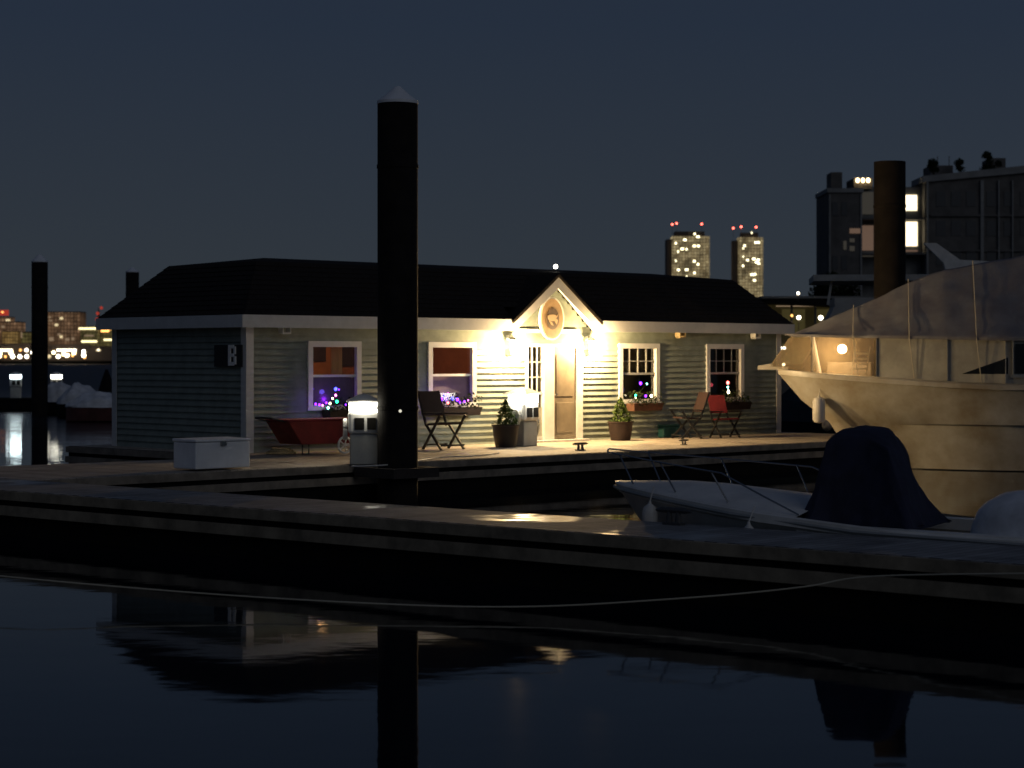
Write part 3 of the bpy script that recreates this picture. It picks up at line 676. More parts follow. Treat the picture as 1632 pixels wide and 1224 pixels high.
# ridge lamp above the gable
ml = thing('mast_light', PD(885.5, 447, 47.0), 0, 'single white light on a thin mast above the gable peak', 'light')
MB().tube([(0, 0, -3.0), (0, 0, .27)], .018, 8).build('mast', M['galv'], ml); MB().ball((0, 0, .315), .05).build('globe', glow('mast_globe', (1, .93, .8), 12), ml); MB().box((-.05, -.04, .22), (.05, .04, .26)).build('fitting', M['galv'], ml)

# ------------------------------------------------------------------ slack rope in front of the near dock
pts = [FL(-16, -.05, .66)]
for px, py, D in ((-300, 888, 22.5), (0, 918, 20.6), (200, 936, 20.2), (400, 951, 19.9), (600, 962, 19.6), (760, 967, 19.45), (900, 965, 19.4), (1050, 956, 19.35), (1180, 946, 19.3), (1290, 934, 19.2), (1400, 918, 18.95)):
    pts.append(PD(px, py, D))
pts += [FL(6.65, -.09, .60), FL(6.75, .02, .64), FL(6.85, .14, .72)]
cv = [Vector(p) for p in pts]; fine = []
for i in range(1, len(cv)-2):
    for k in range(6):
        t = k/6; a, b, c, d = cv[i-1:i+3]
        fine.append(.5*((2*b)+(c-a)*t+(2*a-5*b+4*c-d)*t*t+(-a+3*b-3*c+d)*t**3))
fine += [cv[-2], cv[-1]]
tag(MB().tube(fine, .0075, 6).build('mooring_rope', M['rope'], None, smooth=True), 'thin pale slack rope hanging in a long curve over the foreground water', 'rope')

# ------------------------------------------------------------------ small bow-rider boat along the near dock
def loft(st, mat_, name, root, deck=None, cap=True, smooth=True):
    """st: stations from bow aft; each a list of (x,y,z) from keel (y=0) to sheer on +y"""
    m_ = MB()
    for sgn in (1, -1):
        for A_, B_ in zip(st, st[1:]):
            for i in range(len(A_)-1):
                q = [A_[i], A_[i+1], B_[i+1], B_[i]]; m_.quad(*[(x, y*sgn, z) for x, y, z in q])
    if cap:
        s_ = st[-1]; m_.quad(*([(x, y, z) for x, y, z in s_]+[(x, -y, z) for x, y, z in s_[::-1]][:-1]))
    import bmesh
    o = m_.build(name, mat_, root, smooth=False)
    bm = bmesh.new(); bm.from_mesh(o.data); bmesh.ops.remove_doubles(bm, verts=bm.verts, dist=.002); bmesh.ops.recalc_face_normals(bm, faces=bm.faces); bm.to_mesh(o.data); bm.free()
    if smooth:
        for p in o.data.polygons: p.use_smooth = True
        try: o.data.set_sharp_from_angle(angle=R(30))
        except Exception: pass
    return o
nd_off = 18.13+1.20 - (N2.x*O2.x+N2.y*O2.y)            # boat centre line offset from the dock's outer edge
k_ = (982-816)/F; Db = (18.13+1.20)/(.667*k_+.745); bow = Vector((k_*Db, Db, 0))
bt = thing('small_motorboat', bow, FA, 'small white bow-rider with a navy canvas cover, moored along the near dock', 'boat')
Lb, Bb = 7.2, 1.03
def bsh(x): return max(.02, Bb*min(1, (x/2.6))**.62) if x < 2.6 else Bb
def zsh(x): return .96-.30*min(1, x/4.5)
st = []
for x in (0, .12, .3, .6, 1, 1.5, 2.1, 2.8, 3.6, 4.6, 5.8, 7.2):
    b = bsh(x); zs = zsh(x); rk_ = max(0, 1-x/2.6)
    st.append([(x+.95*rk_, 0, -.25+.3*rk_), (x+.75*rk_, b*.55*(1-rk_*.5), 0.02), (x+.42*rk_, b*.82, zs*.48), (x+.10*rk_, b*.97, zs-.13), (x+.05*rk_, b*1.02, zs-.10), (x, b*1.02, zs-.01), (x+.01, b*.97, zs)])
loft(st, M['small_hull'], 'hull', bt)
dk = MB(); xs = [0.02, .12, .3, .6, 1, 1.5, 2.1, 2.8, 3.25]
def dkz(x, f): return zsh(x)+.002+ (.13*min(1, x/1.2))*(1-f*f)
for xa, xb in zip(xs, xs[1:]):
    for i in range(-4, 4):
        fa, fb = i/4, (i+1)/4
        dk.quad((xa, bsh(xa)*.965*fa, dkz(xa, fa)), (xb, bsh(xb)*.965*fa, dkz(xb, fa)), (xb, bsh(xb)*.965*fb, dkz(xb, fb)), (xa, bsh(xa)*.965*fb, dkz(xa, fb)))
dk.build('foredeck', M['small_hull'], bt, smooth=True)
cp = MB()
for s in (-1, 1): cp.box((3.25, min(s*.78, s*1.0), .55), (7.15, max(s*.78, s*1.0), .672))
cp.box((6.9, -.77, .55), (7.15, .77, .67)).box((3.26, -.77, .2), (6.89, .77, .28)); cp.build('side_deck', M['small_hull'], bt)
MB().tube([(x, s*bsh(x)*1.03, zsh(x)-.06) for s in (1,) for x in (0.03, .3, .8, 1.5, 2.4, 4, 7.1)], .022, 6).tube([(x, -bsh(x)*1.03, zsh(x)-.06) for x in (0.03, .3, .8, 1.5, 2.4, 4, 7.1)], .022, 6).build('rub_rail', M['ped_grey'], bt)
# bow rail
rl = MB(); zr = .36
for s in (1, -1):
    rl.tube([(-.12, 0, zsh(0)+zr+.02)]+[(x-.10, s*bsh(max(x, .25))*.93, zsh(x)+zr*(1 if x < 2.4 else .5)) for x in (.15, .5, 1, 1.7, 2.3, 2.9)]+[(3.25, s*.95, zsh(3.2)+.02)], .010, 7)
    for x in (.35, 1.2, 2.1): rl.tube([(x+.12, s*bsh(x)*.88, dkz(x, .9)), (x-.08, s*bsh(x)*.93, zsh(x)+zr)], .010, 6)
rl.build('bow_rail', M['chrome'], bt, smooth=True)
MB().tube([(.72, -.0, .55), (.90, 0, .33)], [.03, .03], 8).build('bow_eye', M['chrome'], bt)
# canvas
cs = MB()
# (near-side x, far-side x, near y, far y, crown z): the cover is skewed, lashed further aft on the near side
prof = [(3.14, 3.15, -.76, .66, .72), (3.30, 3.28, -.70, .58, 1.12), (3.38, 3.38, -.62, .42, 1.63), (3.46, 3.48, -.56, .32, 1.70), (3.80, 3.68, -.48, .22, 1.69), (4.06, 3.80, -.50, .24, 1.58), (4.28, 3.95, -.60, .30, 1.18), (4.52, 4.12, -.74, .36, .72)]
rings = []
for xn, xf, yn, yf, z in prof:
    zb = .64; ring = []
    for j in range(13):
        f = j/12
        if f < .25: g = f/.25; y = (-.80 if z < .9 else yn-.16*(1-g)); x = xn; zz = zb+(z-.10-zb)*g if z > .9 else zb+.03*g
        elif f > .75: g = (1-f)/.25; y = (.70 if z < .9 else yf+.16*(1-g)); x = xf; zz = zb+(z-.10-zb)*g if z > .9 else zb+.03*g
        else: g = (f-.25)/.5; y = yn+(yf-yn)*g; x = xn+(xf-xn)*g; zz = z-.10+.10*math.sin(math.pi*g)**.6 if z > .9 else zb+.04
        ring.append((x+.022*math.sin(j*2.1+z*5), y+.02*math.sin(xn*9+j*2), zz))
    rings.append(ring)
for a, b in zip(rings, rings[1:]):
    for j in range(12): cs.quad(a[j], a[j+1], b[j+1], b[j])
cs.quad(*rings[0]); cs.quad(*rings[-1])
wrinkle(cs.build('canvas_cover', M['blue_canvas'], bt), 3, .07, .35)
ec = MB()
sc_ = [(5.0, .12, .74), (5.1, .42, 1.0), (5.4, .55, 1.12), (5.9, .58, 1.12), (6.4, .55, 1.05), (6.75, .2, .74)]
rr_ = []
for x, b, z in sc_:
    rr_.append([(x, b*math.cos(math.pi*j/8)*1.05-.25, .66+(z-.66)*math.sin(math.pi*j/8)*(1+.05*math.sin(j*2+x*4))) for j in range(9)])
for a, b in zip(rr_, rr_[1:]):
    for j in range(8): ec.quad(a[j], a[j+1], b[j+1], b[j])
ec.quad(*rr_[0]); ec.quad(*rr_[-1]); wrinkle(ec.build('seat_cover', M['pale_cover'], bt, smooth=2), 2, .06, .25, False)
def fender(root, x, y, zt, h, r=.09, name='fender'):
    o = MB().lathe([(.015, zt), (.02, zt-.03), (r*.8, zt-.07), (r, zt-.14), (r, zt-h+.08), (r*.7, zt-h+.02), (.02, zt-h)], (x, y, 0), 12)
    o.tube([(x, y, zt-.01), (x+.02, y*.93, zt+.16)], .008, 5)
    return o.build(name, M['fender'], root, smooth=True)
fender(bt, 1.05, -bsh(1.05)-.10, .80, .42); fender(bt, 2.75, -bsh(2.75)-.12, .68, .36, .07)

# ------------------------------------------------------------------ covered motor yacht at the right
YA = R(-10); yb = Vector((5.95, 46.5, 0))
yt = thing('motor_yacht', yb, YA, 'large cream motor yacht under a grey winter cover, its bow over the office dock', 'boat')
def ysh(x): return 1.95*min(1, (x+.05)/5.2)**.58
def yzs(x): return 2.20-.32*min(1, x/4.5)**.8
st = []
for x in (0, .12, .35, .7, 1.2, 1.8, 2.6, 3.6, 4.8, 6.5, 9, 12.5):
    b = ysh(x); zs = yzs(x); k = max(0, 1-x/4.2)
    st.append([(x+1.9*k, 0, -.5+.3*k), (x+1.68*k, b*.62*(1-k*.75), .02), (x+1.42*k, b*.74*(1-k*.55), .62), (x+1.18*k, b*.82*(1-k*.35), .98), (x+1.16*k, b*.86*(1-k*.33), 1.01), (x+.55*k, b*.93*(1-k*.12), 1.5), (x+.06*k, b*1.0, zs-.13), (x+.04*k, b*1.03, zs-.12), (x+.02*k, b*1.03, zs-.03), (x, b, zs)])
loft(st, M['hull_white'], 'hull', yt)
dk = MB(); xs = [0.0, .35, .7, 1.2, 1.8, 2.6, 3.6, 4.8, 6.5, 9, 12.5]
for xa, xb in zip(xs, xs[1:]): dk.quad((xa, -ysh(xa), yzs(xa)), (xb, -ysh(xb), yzs(xb)), (xb, ysh(xb), yzs(xb)), (xa, ysh(xa), yzs(xa)))
dk.build('deck', M['hull_white'], yt)
MB().box((-.42, -.16, yzs(0)-.02), (.25, .16, yzs(0)+.05)).tube([(-.42, 0, yzs(0)+.02), (-.1, 0, yzs(0)+.07)], .05, 8).build('bow_pulpit', M['hull_white'], yt)
# cover: side walls on the deck edge, eave, tent roof
def eav(x): return 2.98-.12*min(1, x/5)
def cy(x): return max(.10, ysh(x)*.93)
def ridge(x): return 3.02+1.0*min(1, max(0, (x-.5)/3.2))**.9*1.28+max(0, x-3.7)*.16+.12*min(1, max(0, x-2))
X = [.42, .8, 1.2, 1.7, 2.2, 2.9, 3.7, 4.9, 6.5, 9, 12.3]
rf_ = MB()
for xa, xb in zip(X, X[1:]):
    for s in (1, -1):
        def pt(x, f): return (x-.25*(1-f)*(x < .5), s*(cy(x)+.07)*(1-f), eav(x)+(ridge(x)-eav(x))*(f**.92) - .06*math.sin(math.pi*f))
        for q in range(4): rf_.quad(pt(xa, q/4), pt(xb, q/4), pt(xb, (q+1)/4), pt(xa, (q+1)/4))
        rf_.quad((xa, s*(cy(xa)+.07), eav(xa)-.06), (xb, s*(cy(xb)+.07), eav(xb)-.06), pt(xb, 0), pt(xa, 0))
cov = rf_.build('winter_cover', M['cover'], yt)
wrinkle(cov, 3, .10, .7)
wlv, wlc = MB(), {1: MB(), -1: MB()}
for xa, xb in zip(X, X[1:]):
    for s in (1, -1):
        tgt = wlv if xb <= 2.21 else wlc[s]
        tgt.quad((xa, s*cy(xa), yzs(xa)+.01), (xb, s*cy(xb), yzs(xb)+.01), (xb, s*cy(xb), eav(xb)-.02), (xa, s*cy(xa), eav(xa)-.02))
for x_ in (1.7, 2.9, 4.3, 5.7):
    tl = MB()
    for s in (1, -1): tl.tube([(x_, s*(cy(x_)+.07)*(1-f), eav(x_)+(ridge(x_)-eav(x_))*(f**.92)-.06*math.sin(math.pi*f)+.075) for f in (1, .75, .5, .25, 0)]+[(x_, s*(cy(x_)+.09), eav(x_)-.05), (x_+.1, s*(cy(x_)+.06), yzs(x_)+.03)], .011, 5)
    tl.build('lashing_line', M['rope'], yt)
for s in (1, -1): wlc[s].build('side_curtain', M['coverwall'], yt)
wlv.quad((-.15, -.12, yzs(0)+.06), (.42, -cy(.42), yzs(.42)+.01), (.42, -cy(.42), eav(.4)-.02), (.25, -.05, eav(.4)-.10)).quad((-.15, .12, yzs(0)+.06), (.42, cy(.42), yzs(.42)+.01), (.42, cy(.42), eav(.4)-.02), (.25, .05, eav(.4)-.10))
wlv.build('clear_curtain', M['vinyl'], yt)
rb_ = MB()
for x in (.8, 2.2, 3.7, 4.9, 6.5):
    for s in (-1, 1): rb_.bar((x, s*(cy(x)+.008), yzs(x)+.02), (x, s*(cy(x)+.008), eav(x)-.03), .05, .02)
rb_.build('cover_rib', M['ped_grey'], yt)
yw = MB(); yw.quad((5.1, -cy(5.1)-.012, 2.12), (6.9, -cy(6.9)-.012, 2.10), (6.9, -cy(6.9)-.012, 2.72), (5.1, -cy(5.1)-.012, 2.74)); yo = yw.build('cabin_window', M['yacht_window'], yt)
MB().bar((5.05, -cy(5.05)-.02, 2.08), (5.05, -cy(5.05)-.02, 2.80), .09, .02).bar((5.0, -cy(5.05)-.022, 2.06), (7.0, -cy(7)-.022, 2.04), .02, .07).build('window_frame', M['ped_grey'], yo)
MB().prism([(4.95, -cy(4.9)-.012, 2.10), (4.95, -cy(4.9)-.012, 2.45), (4.0, -cy(4.0)-.012, 2.10)], (0, .004, 0)).build('cabin_window', M['yacht_window'], yt)
# inside the clear bow enclosure: lit lamp; post and slats added as light streaks
MB().ball((1.45, -.25, 2.64), .10, 10).build('deck_lamp', glow('yacht_lamp', (1, .72, .36), 40), yt)
lamp('Yacht_light', (1.40, -.45, 2.58), 38, (1, .66, .32), .06, yt)
MB().tube([(.95, -.25, 2.1), (.86, -.25, 2.55), (.80, -.22, 2.92)], .05, 8).build('streak_post', M['fender'], yt)
sl_ = MB()
for k in range(4): sl_.box((1.68+.02*k, -.75, 2.18+.11*k), (1.98+.02*k, -.62, 2.225+.11*k))
sl_.bar((1.66, -.6, 2.05), (1.74, -.6, 2.7), .03).bar((1.98, -.6, 2.05), (2.06, -.6, 2.7), .03); sl_.build('streak_slats', M['fender'], yt)
MB().box((1.1, .2, 2.0), (2.1, .9, 2.35)).build('deck_locker', M['waler'], yt, bevel=.03)
fender(yt, .95, -ysh(.95)*.8-.02, 1.62, .62, .14); 
bf = MB().ball((0, 0, 0), .13, 12, 1.2).build('mooring_fender', M['fender'], None, smooth=True); bf.location = G(1318, 688)+Vector((0, 0, .16)); tag(bf, 'pale ball fender lying at the end of the lit dock below the yacht bow', 'fender')

# second vessel behind: hard top with radar arch
ya2 = thing('flybridge_boat', (10.6, 58, 0), R(-6), 'grey flybridge boat with white radar arch showing above the yacht cover', 'boat')
st = []
for x in (-4.5, -4.2, -3.5, -2.5, -1, 2, 8):
    b = 1.9*min(1, (x+4.55)/4)**.6; k = max(0, 1-(x+4.5)/4)
    st.append([(x+1.5*k, 0, -.4), (x+1.2*k, b*.7*(1-.4*k), .3), (x+.4*k, b*.92, 1.2), (x, b, 1.9)])
loft(st, M['ped_grey'], 'hull', ya2)
MB().prism([(-2.6, -1.5, 1.9), (-1.6, -1.5, 3.9), (6, -1.5, 3.9), (6, -1.5, 1.9)], (0, 3, 0)).build('cabin', M['ped_grey'], ya2)
MB().box((-2.2, -1.7, 4.55), (4.5, 1.7, 4.72)).bar((-1.8, -1.4, 3.9), (-1.7, -1.4, 4.55), .07).bar((1.2, -1.4, 3.9), (1.5, -1.4, 4.55), .07).bar((3.9, -1.4, 3.9), (4.2, -1.4, 4.55), .07).box((-1.62, -1.46, 3.9), (5, 1.46, 4.1)).build('hard_top', M['ped_grey'], ya2)
MB().prism([(.9, -.2, 5.65), (1.25, -.2, 5.65), (1.9, -.2, 5.18), (3.9, -.2, 5.06), (3.9, -.2, 4.98), (2.1, -.2, 4.95), (2.2, -.2, 4.50), (1.6, -.2, 4.50), (1.45, -.2, 5.1)], (0, .25, 0)).build('radar_arch', M['fender'], ya2)

# blue tarped boat behind the office's right end
tbp = thing('tarped_boat', (8.2, 58.5, 0), R(-60), 'dark blue tarp-covered boat between the office end and the yacht bow', 'boat')
rr_ = []
for x, b, z in ((-2.6, .15, 1.0), (-2.2, .8, 1.5), (-1.2, 1.2, 2.15), (0, 1.3, 2.35), (1.5, 1.25, 2.1), (2.6, 1.1, 1.4)):
    rr_.append([(x, b*math.cos(math.pi*j/10), .7+(z-.7)*math.sin(math.pi*j/10)**.8*(1+.03*math.sin(5*x+j))) for j in range(11)])
tm = MB()
for a, b in zip(rr_, rr_[1:]):
    for j in range(10): tm.quad(a[j], a[j+1], b[j+1], b[j])
tm.quad(*rr_[0]); tm.quad(*rr_[-1]); tm.build('tarp', M['tarp_blue'], tbp, smooth=True)
loft([[(x, 0, -.2), (x, b*.7, 0.1), (x, b*.95, .72)] for x, b, z in ((-2.6, .1, 1), (-2.2, .8, 1.5), (-1.2, 1.2, 2.15), (0, 1.3, 2.35), (1.5, 1.25, 2.1), (2.6, 1.1, 1.4))], M['tarp_blue'], 'hull', tbp)

# shrouded boats at the left, far across the basin
def shroud_boat(px, D, rz, L_, hh, lab, hullm, lean=1, seed=1):
    t = thing('shrouded_boat', ((px-816)/F*D, D, 0), rz, lab, 'boat', 'pale shrouded boats across the basin')
    xs = [-.5, -.42, -.25, -.05, .15, .35, .5]; loft([[(x*L_, 0, -.2), (x*L_, .75*w_, .05), (x*L_, .95*w_, .55)] for x, w_ in zip(xs, (.1, .5, .85, 1, 1, .95, .85))], hullm, 'hull', t)
    rnd = random.Random(seed); tm = MB(); rr_ = []
    hs = [.15, .35, .75, 1.0, .82, .55, .25]
    if lean < 0: hs = hs[::-1]
    for x, w_, h_ in zip(xs, (.1, .5, .85, 1, 1, .95, .85), hs):
        rr_.append([(x*L_+rnd.uniform(-.05, .05), .98*w_*math.cos(math.pi*j/10), .56+hh*h_*max(0, math.sin(math.pi*j/10))**1.3*(1+rnd.uniform(-.13, .13))) for j in range(11)])
    for a, b in zip(rr_, rr_[1:]):
        for j in range(10): tm.quad(a[j], a[j+1], b[j+1], b[j])
    tm.quad(*rr_[0]); tm.quad(*rr_[-1]); wrinkle(tm.build('shroud', M['pale_cover'], t, smooth=2), 2, .16, .4); return t
shroud_boat(100, 90, R(15), 2.0, .95, 'pale shrouded dinghy just right of the distant black piling', M['black'], -1, 3)
shroud_boat(128, 86, R(-12), 2.0, .85, 'pale shrouded boat in the middle of the moored heap left of the office', M['black'], 1, 5)
shroud_boat(160, 80, R(8), 2.6, .62, 'pale shrouded boat with a dull red hull beside the end wall of the office', M['redhull'], 1, 9)
sm = thing('furled_sail', ((170-816)/F*83, 83, 0), 0, 'small black triangular sail cover beside the end wall of the office', 'sail cover')
MB().lathe([(.45, .75), (.36, 1.1), (.2, 1.6), (.05, 2.0)], seg=8).build('sail_cover', M['black'], sm); MB().lathe([(.5, -.1), (.55, .45), (.4, .6)], seg=10).build('hull', M['black'], sm)

# ------------------------------------------------------------------ far city
def facade_mat(name, base, glowc, s, cw, ch, thr=.5, var=.5):
    """tower cladding: window grid whose panes glow dimly and unevenly"""
    m = bpy.data.materials.new(name); m.use_nodes = True; n = m.node_tree; b = n.nodes['Principled BSDF']; L = n.links.new
    b.inputs['Base Color'].default_value = (*base, 1); b.inputs['Roughness'].default_value = .8
    t = n.nodes.new('ShaderNodeTexCoord'); mp = n.nodes.new('ShaderNodeMapping'); L(t.outputs['Object'], mp.inputs[0]); mp.inputs['Rotation'].default_value = (R(-90), 0, 0)
    br = n.nodes.new('ShaderNodeTexBrick'); br.offset = 0; br.inputs['Scale'].default_value = 1; br.inputs['Brick Width'].default_value = cw; br.inputs['Row Height'].default_value = ch; br.inputs['Mortar Size'].default_value = ch*.16; br.inputs['Mortar Smooth'].default_value = 0.3
    br.inputs['Color1'].default_value = (1, 1, 1, 1); br.inputs['Color2'].default_value = (var, var*.9, var*.8, 1); br.inputs['Mortar'].default_value = (.22, .2, .18, 1); L(mp.outputs[0], br.inputs[0])
    nz = n.nodes.new('ShaderNodeTexNoise'); nz.inputs['Scale'].default_value = .09/ch*3; nz.inputs['Detail'].default_value = 3; L(mp.outputs[0], nz.inputs[0])
    rr = n.nodes.new('ShaderNodeValToRGB'); rr.color_ramp.elements[0].position = thr-.12; rr.color_ramp.elements[0].color = (.35, .35, .35, 1); rr.color_ramp.elements[1].position = thr+.12; rr.color_ramp.elements[1].color = (1, 1, 1, 1); L(nz.outputs[0], rr.inputs[0])
    mx = n.nodes.new('ShaderNodeMix'); mx.data_type = 'RGBA'; mx.blend_type = 'MULTIPLY'; mx.inputs[0].default_value = 1; L(br.outputs[0], mx.inputs[6]); L(rr.outputs[0], mx.inputs[7])
    m2 = n.nodes.new('ShaderNodeMix'); m2.data_type = 'RGBA'; m2.blend_type = 'MULTIPLY'; m2.inputs[0].default_value = 1; m2.inputs[7].default_value = (*glowc, 1); L(mx.outputs[2], m2.inputs[6])
    L(m2.outputs[2], b.inputs['Emission Color']); b.inputs['Emission Strength'].default_value = s; m.cycles.emission_sampling = 'NONE'; return m
M['tower'] = facade_mat('tower_cladding', (.10, .09, .06), (.66, .53, .28), .75, 3.0, 3.1, .48, .45)
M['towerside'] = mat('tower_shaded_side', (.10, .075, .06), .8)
M['citybrown'] = facade_mat('brown_block_cladding', (.08, .06, .04), (.62, .36, .20), .42, 1.6, 1.9, .5, .5)
M['cityyellow'] = facade_mat('yellow_block_cladding', (.08, .06, .04), (.75, .48, .16), .55, 1.3, 1.6, .5, .6)
M['cityolive'] = facade_mat('olive_block_cladding', (.06, .05, .03), (.50, .42, .15), .30, 1.6, 1.7, .5, .6)

def tower(px0, px1, top, D, lab, lits, reds, seed):
    s = D/F; cx = ((px0+px1)/2-816)*s; wd = (px1-px0)*s; zt = CAMZ-(top-HOR)*s; 
    t = thing('apartment_tower', (cx, D, 0), 0, lab, 'tower', 'twin apartment towers'); h = zt-4
    ch = 4.0
    MB().prism([(-wd/2, 0, 2), (wd/2-ch, 0, 2), (wd/2, ch, 2), (wd/2, wd*.7, 2), (-wd/2, wd*.7, 2)], (0, 0, h-2)).build('shaft', M['tower'], t)
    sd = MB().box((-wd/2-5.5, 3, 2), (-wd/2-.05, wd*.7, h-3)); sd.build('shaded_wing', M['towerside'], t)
    MB().box((-wd/2+3, 4, h+.02), (wd/2-5, wd*.6, h+5)).build('plant_room', M['towerside'], t)
    rb = MB()
    for k in range(int(h/3.1)-1): rb.box((-wd/2-.25, -.35, 5+k*3.1), (wd/2-ch, -.02, 5.35+k*3.1))
    rb.build('balcony_slab', M['towerside'], t)
    for px, py, w_, h_ in lits:
        x = (px-816)*s-cx; z = CAMZ-(py-HOR)*s
        MB().box((x-w_*.38, -.6, z-h_*.36), (x+w_*.38, -.4, z+h_*.36)).build('window', M['warm2'], t)
    for px, py in reds:
        x = (px-816)*s-cx; z = CAMZ-(py-HOR)*s; b = MB().tube([(x, 5, h), (x, 5, z)], .15, 5).build('beacon_mast', M['towerside'], t); MB().ball((x, 5, z), .95).build('beacon', M['redlight'], b)
M['warm2'] = glow('tower_window', (1, .90, .55), 4.5)
D1 = 2100; u = 1/6.8
L1_ = [(1030+a*u, 320+b*u, w_, 2.6) for a, b, w_ in ((525, 360, 2), (560, 390, 4.2), (418, 424, 4), (320, 460, 2), (520, 490, 3.5), (565, 490, 3), (390, 522, 4), (437, 525, 2), (345, 550, 1.6), (520, 655, 3), (560, 688, 2.6), (348, 750, 3), (437, 748, 4), (522, 782, 2.4), (437, 822, 1.2), (320, 650, 1.2))]
L2_ = [(1030+a*u, 320+b*u, w_, 2.6) for a, b, w_ in ((1185, 452, 3), (1215, 452, 3), (1065, 487, 2.6), (1050, 515, 1.2), (1097, 643, 3), (1165, 630, 3.8), (1212, 640, 3.5), (1195, 665, 4), (1218, 680, 3), (1048, 705, 2), (1150, 800, 5), (1180, 795, 2), (1172, 862, 3), (1050, 605, 1), (1142, 348, 1.2))]
tower(1071.5, 1131.5, 370, D1, 'left-hand distant apartment tower with scattered lit windows and red beacons', L1_, [(1072, 357), (1079, 355.5), (1119, 356.5)], 1)
tower(1177, 1217, 372, D1, 'right-hand distant apartment tower, narrower, rising behind the roof end', L2_, [(1169.5, 363), (1182, 361), (1206, 361.5)], 2)

def block(px0, px1, top, D, mt, name, lab, extra=(), dep=14):
    s = D/F; cx = ((px0+px1)/2-816)*s; wd = (px1-px0)*s; zt = CAMZ-(top-HOR)*s
    t = thing(name, (cx, D, 0), 0, lab, 'building', 'far shore buildings')
    MB().box((-wd/2, 0, 1.5), (wd/2, dep, zt)).build('wall', mt, t)
    MB().box((-wd/2-.15, -.2, zt+.01), (wd/2+.15, dep, zt+.5)).build('parapet', M['towerside'], t)
    for (a, b, c, d, mm, nm) in extra:
        x0_, x1_ = (a-816)*s-cx, (c-816)*s-cx; z1_, z0_ = CAMZ-(b-HOR)*s, CAMZ-(d-HOR)*s
        MB().box((x0_, -.45, z0_), (x1_, -.05, z1_)).build(nm, M[mm], t)
    return t
k8 = 1/8.16
def q(a, b, c, d, mm, nm='window'): return (a*k8, 470+b*k8, c*k8, 470+d*k8, mm, nm)
D2 = 1010
block(-60, 13, 506, D2+30, M['citybrown'], 'hotel_block', 'far brown hotel with a red glowing rooftop at the left edge', [(-20, 494, 14, 503, 'reddim', 'roof_sign'), q(20, 215, 50, 235, 'orangelight')])
block(2, 30, 514, D2+16, M['citybrown'], 'stepped_block', 'far stepped brown block left of the distant piling', [q(75, 315, 132, 340, 'win_mid'), q(20, 400, 60, 430, 'win_dim')])
block(3, 29, 529, D2, M['cityyellow'], 'yellow_block', 'far low block glowing yellow-orange, left of the distant piling', [])
block(29.5, 51, 530, D2+6, M['cityolive'], 'pale_block', 'far pale low block touching the distant piling on its left', [q(240, 480, 290, 560, 'win_dim')])
block(76, 128, 498, D2+20, M['citybrown'], 'brown_block', 'largest far brown building, right of the distant piling', [q(630, 280, 665, 300, 'win_dim'), q(780, 290, 820, 320, 'win_mid'), q(715, 375, 755, 405, 'win_mid'), q(635, 325, 680, 345, 'win_dim'), q(750, 500, 790, 530, 'win_dim'), q(780, 530, 815, 560, 'win_mid'), q(640, 550, 700, 600, 'win_dim'), q(850, 560, 900, 600, 'win_dim'), q(930, 550, 965, 590, 'win_dim')])
block(128.5, 156, 521, D2, M['cityolive'], 'banded_block', 'far olive building with two bright horizontal light bands', [q(1025, 425, 1262, 450, 'strip', 'light_band'), q(1060, 592, 1262, 618, 'strip', 'light_band'), q(1100, 520, 1220, 540, 'win_dim')])
block(158, 181, 522, D2+4, M['cityolive'], 'orange_block', 'far building with an orange sign light next to the office end wall', [q(1315, 455, 1420, 482, 'orangelight', 'sign_light'), q(1340, 430, 1450, 450, 'orangelight', 'sign_light'), q(1350, 572, 1470, 595, 'strip', 'light_band')])
block(-80, 48, 549, D2-12, M['towerside'], 'quayside_building', 'long low dark quayside building at the left edge of the far shore', [q(-60, 708, 160, 730, 'warmwhite', 'light_band'), q(-20, 730, 25, 780, 'warm', 'window'), q(120, 730, 168, 775, 'warm', 'window')], 8)
block(77, 140, 551, D2-12, M['towerside'], 'quayside_building', 'long low quayside building right of the distant piling with a lit canopy', [q(740, 708, 990, 730, 'warmwhite', 'light_band'), q(810, 730, 850, 790, 'warm', 'window'), q(850, 765, 900, 805, 'warm', 'window'), q(940, 730, 985, 775, 'warm', 'window')], 8)
block(140.5, 200, 553, D2-12, M['towerside'], 'quayside_building', 'dark unlit quayside building just left of the office end wall', [q(1250, 712, 1310, 730, 'win_mid')], 8)
st_ = thing('spire', ((152-816)*D2/F, D2+8, 0), 0, 'distant dark spire with dim red lights above the banded building', 'tower', 'far shore buildings')
zt = CAMZ-(490-HOR)*D2/F
MB().lathe([(2.2, 1), (2.2, 17), (1.2, 19), (.15, zt)], seg=6).build('spire_shaft', M['towerside'], st_)
for i_, (px, py) in enumerate(((157, 490), (151, 499), (150, 508))): MB().ball(((px-152)*D2/F, -1, CAMZ-(py-HOR)*D2/F), .8).build('beacon', M['reddim'], st_)
def shore_lamp(px, py, mm, r, lab):
    D = D2-20; t = thing('quay_lamp', ((px-816)*D/F, D, 1.9), 0, lab, 'street lamp', 'lamps along the far quay')
    z = CAMZ-(py-HOR)*D/F-1.9
    MB().tube([(0, .1, 0), (0, .1, max(.3, z-r))], .09, 5).build('post', M['towerside'], t); MB().ball((0, 0, z), r, 10).build('globe', M[mm], t)
names = {0: 'far quay lamp left of the distant piling', 1: 'far quay lamp right of the distant piling'}
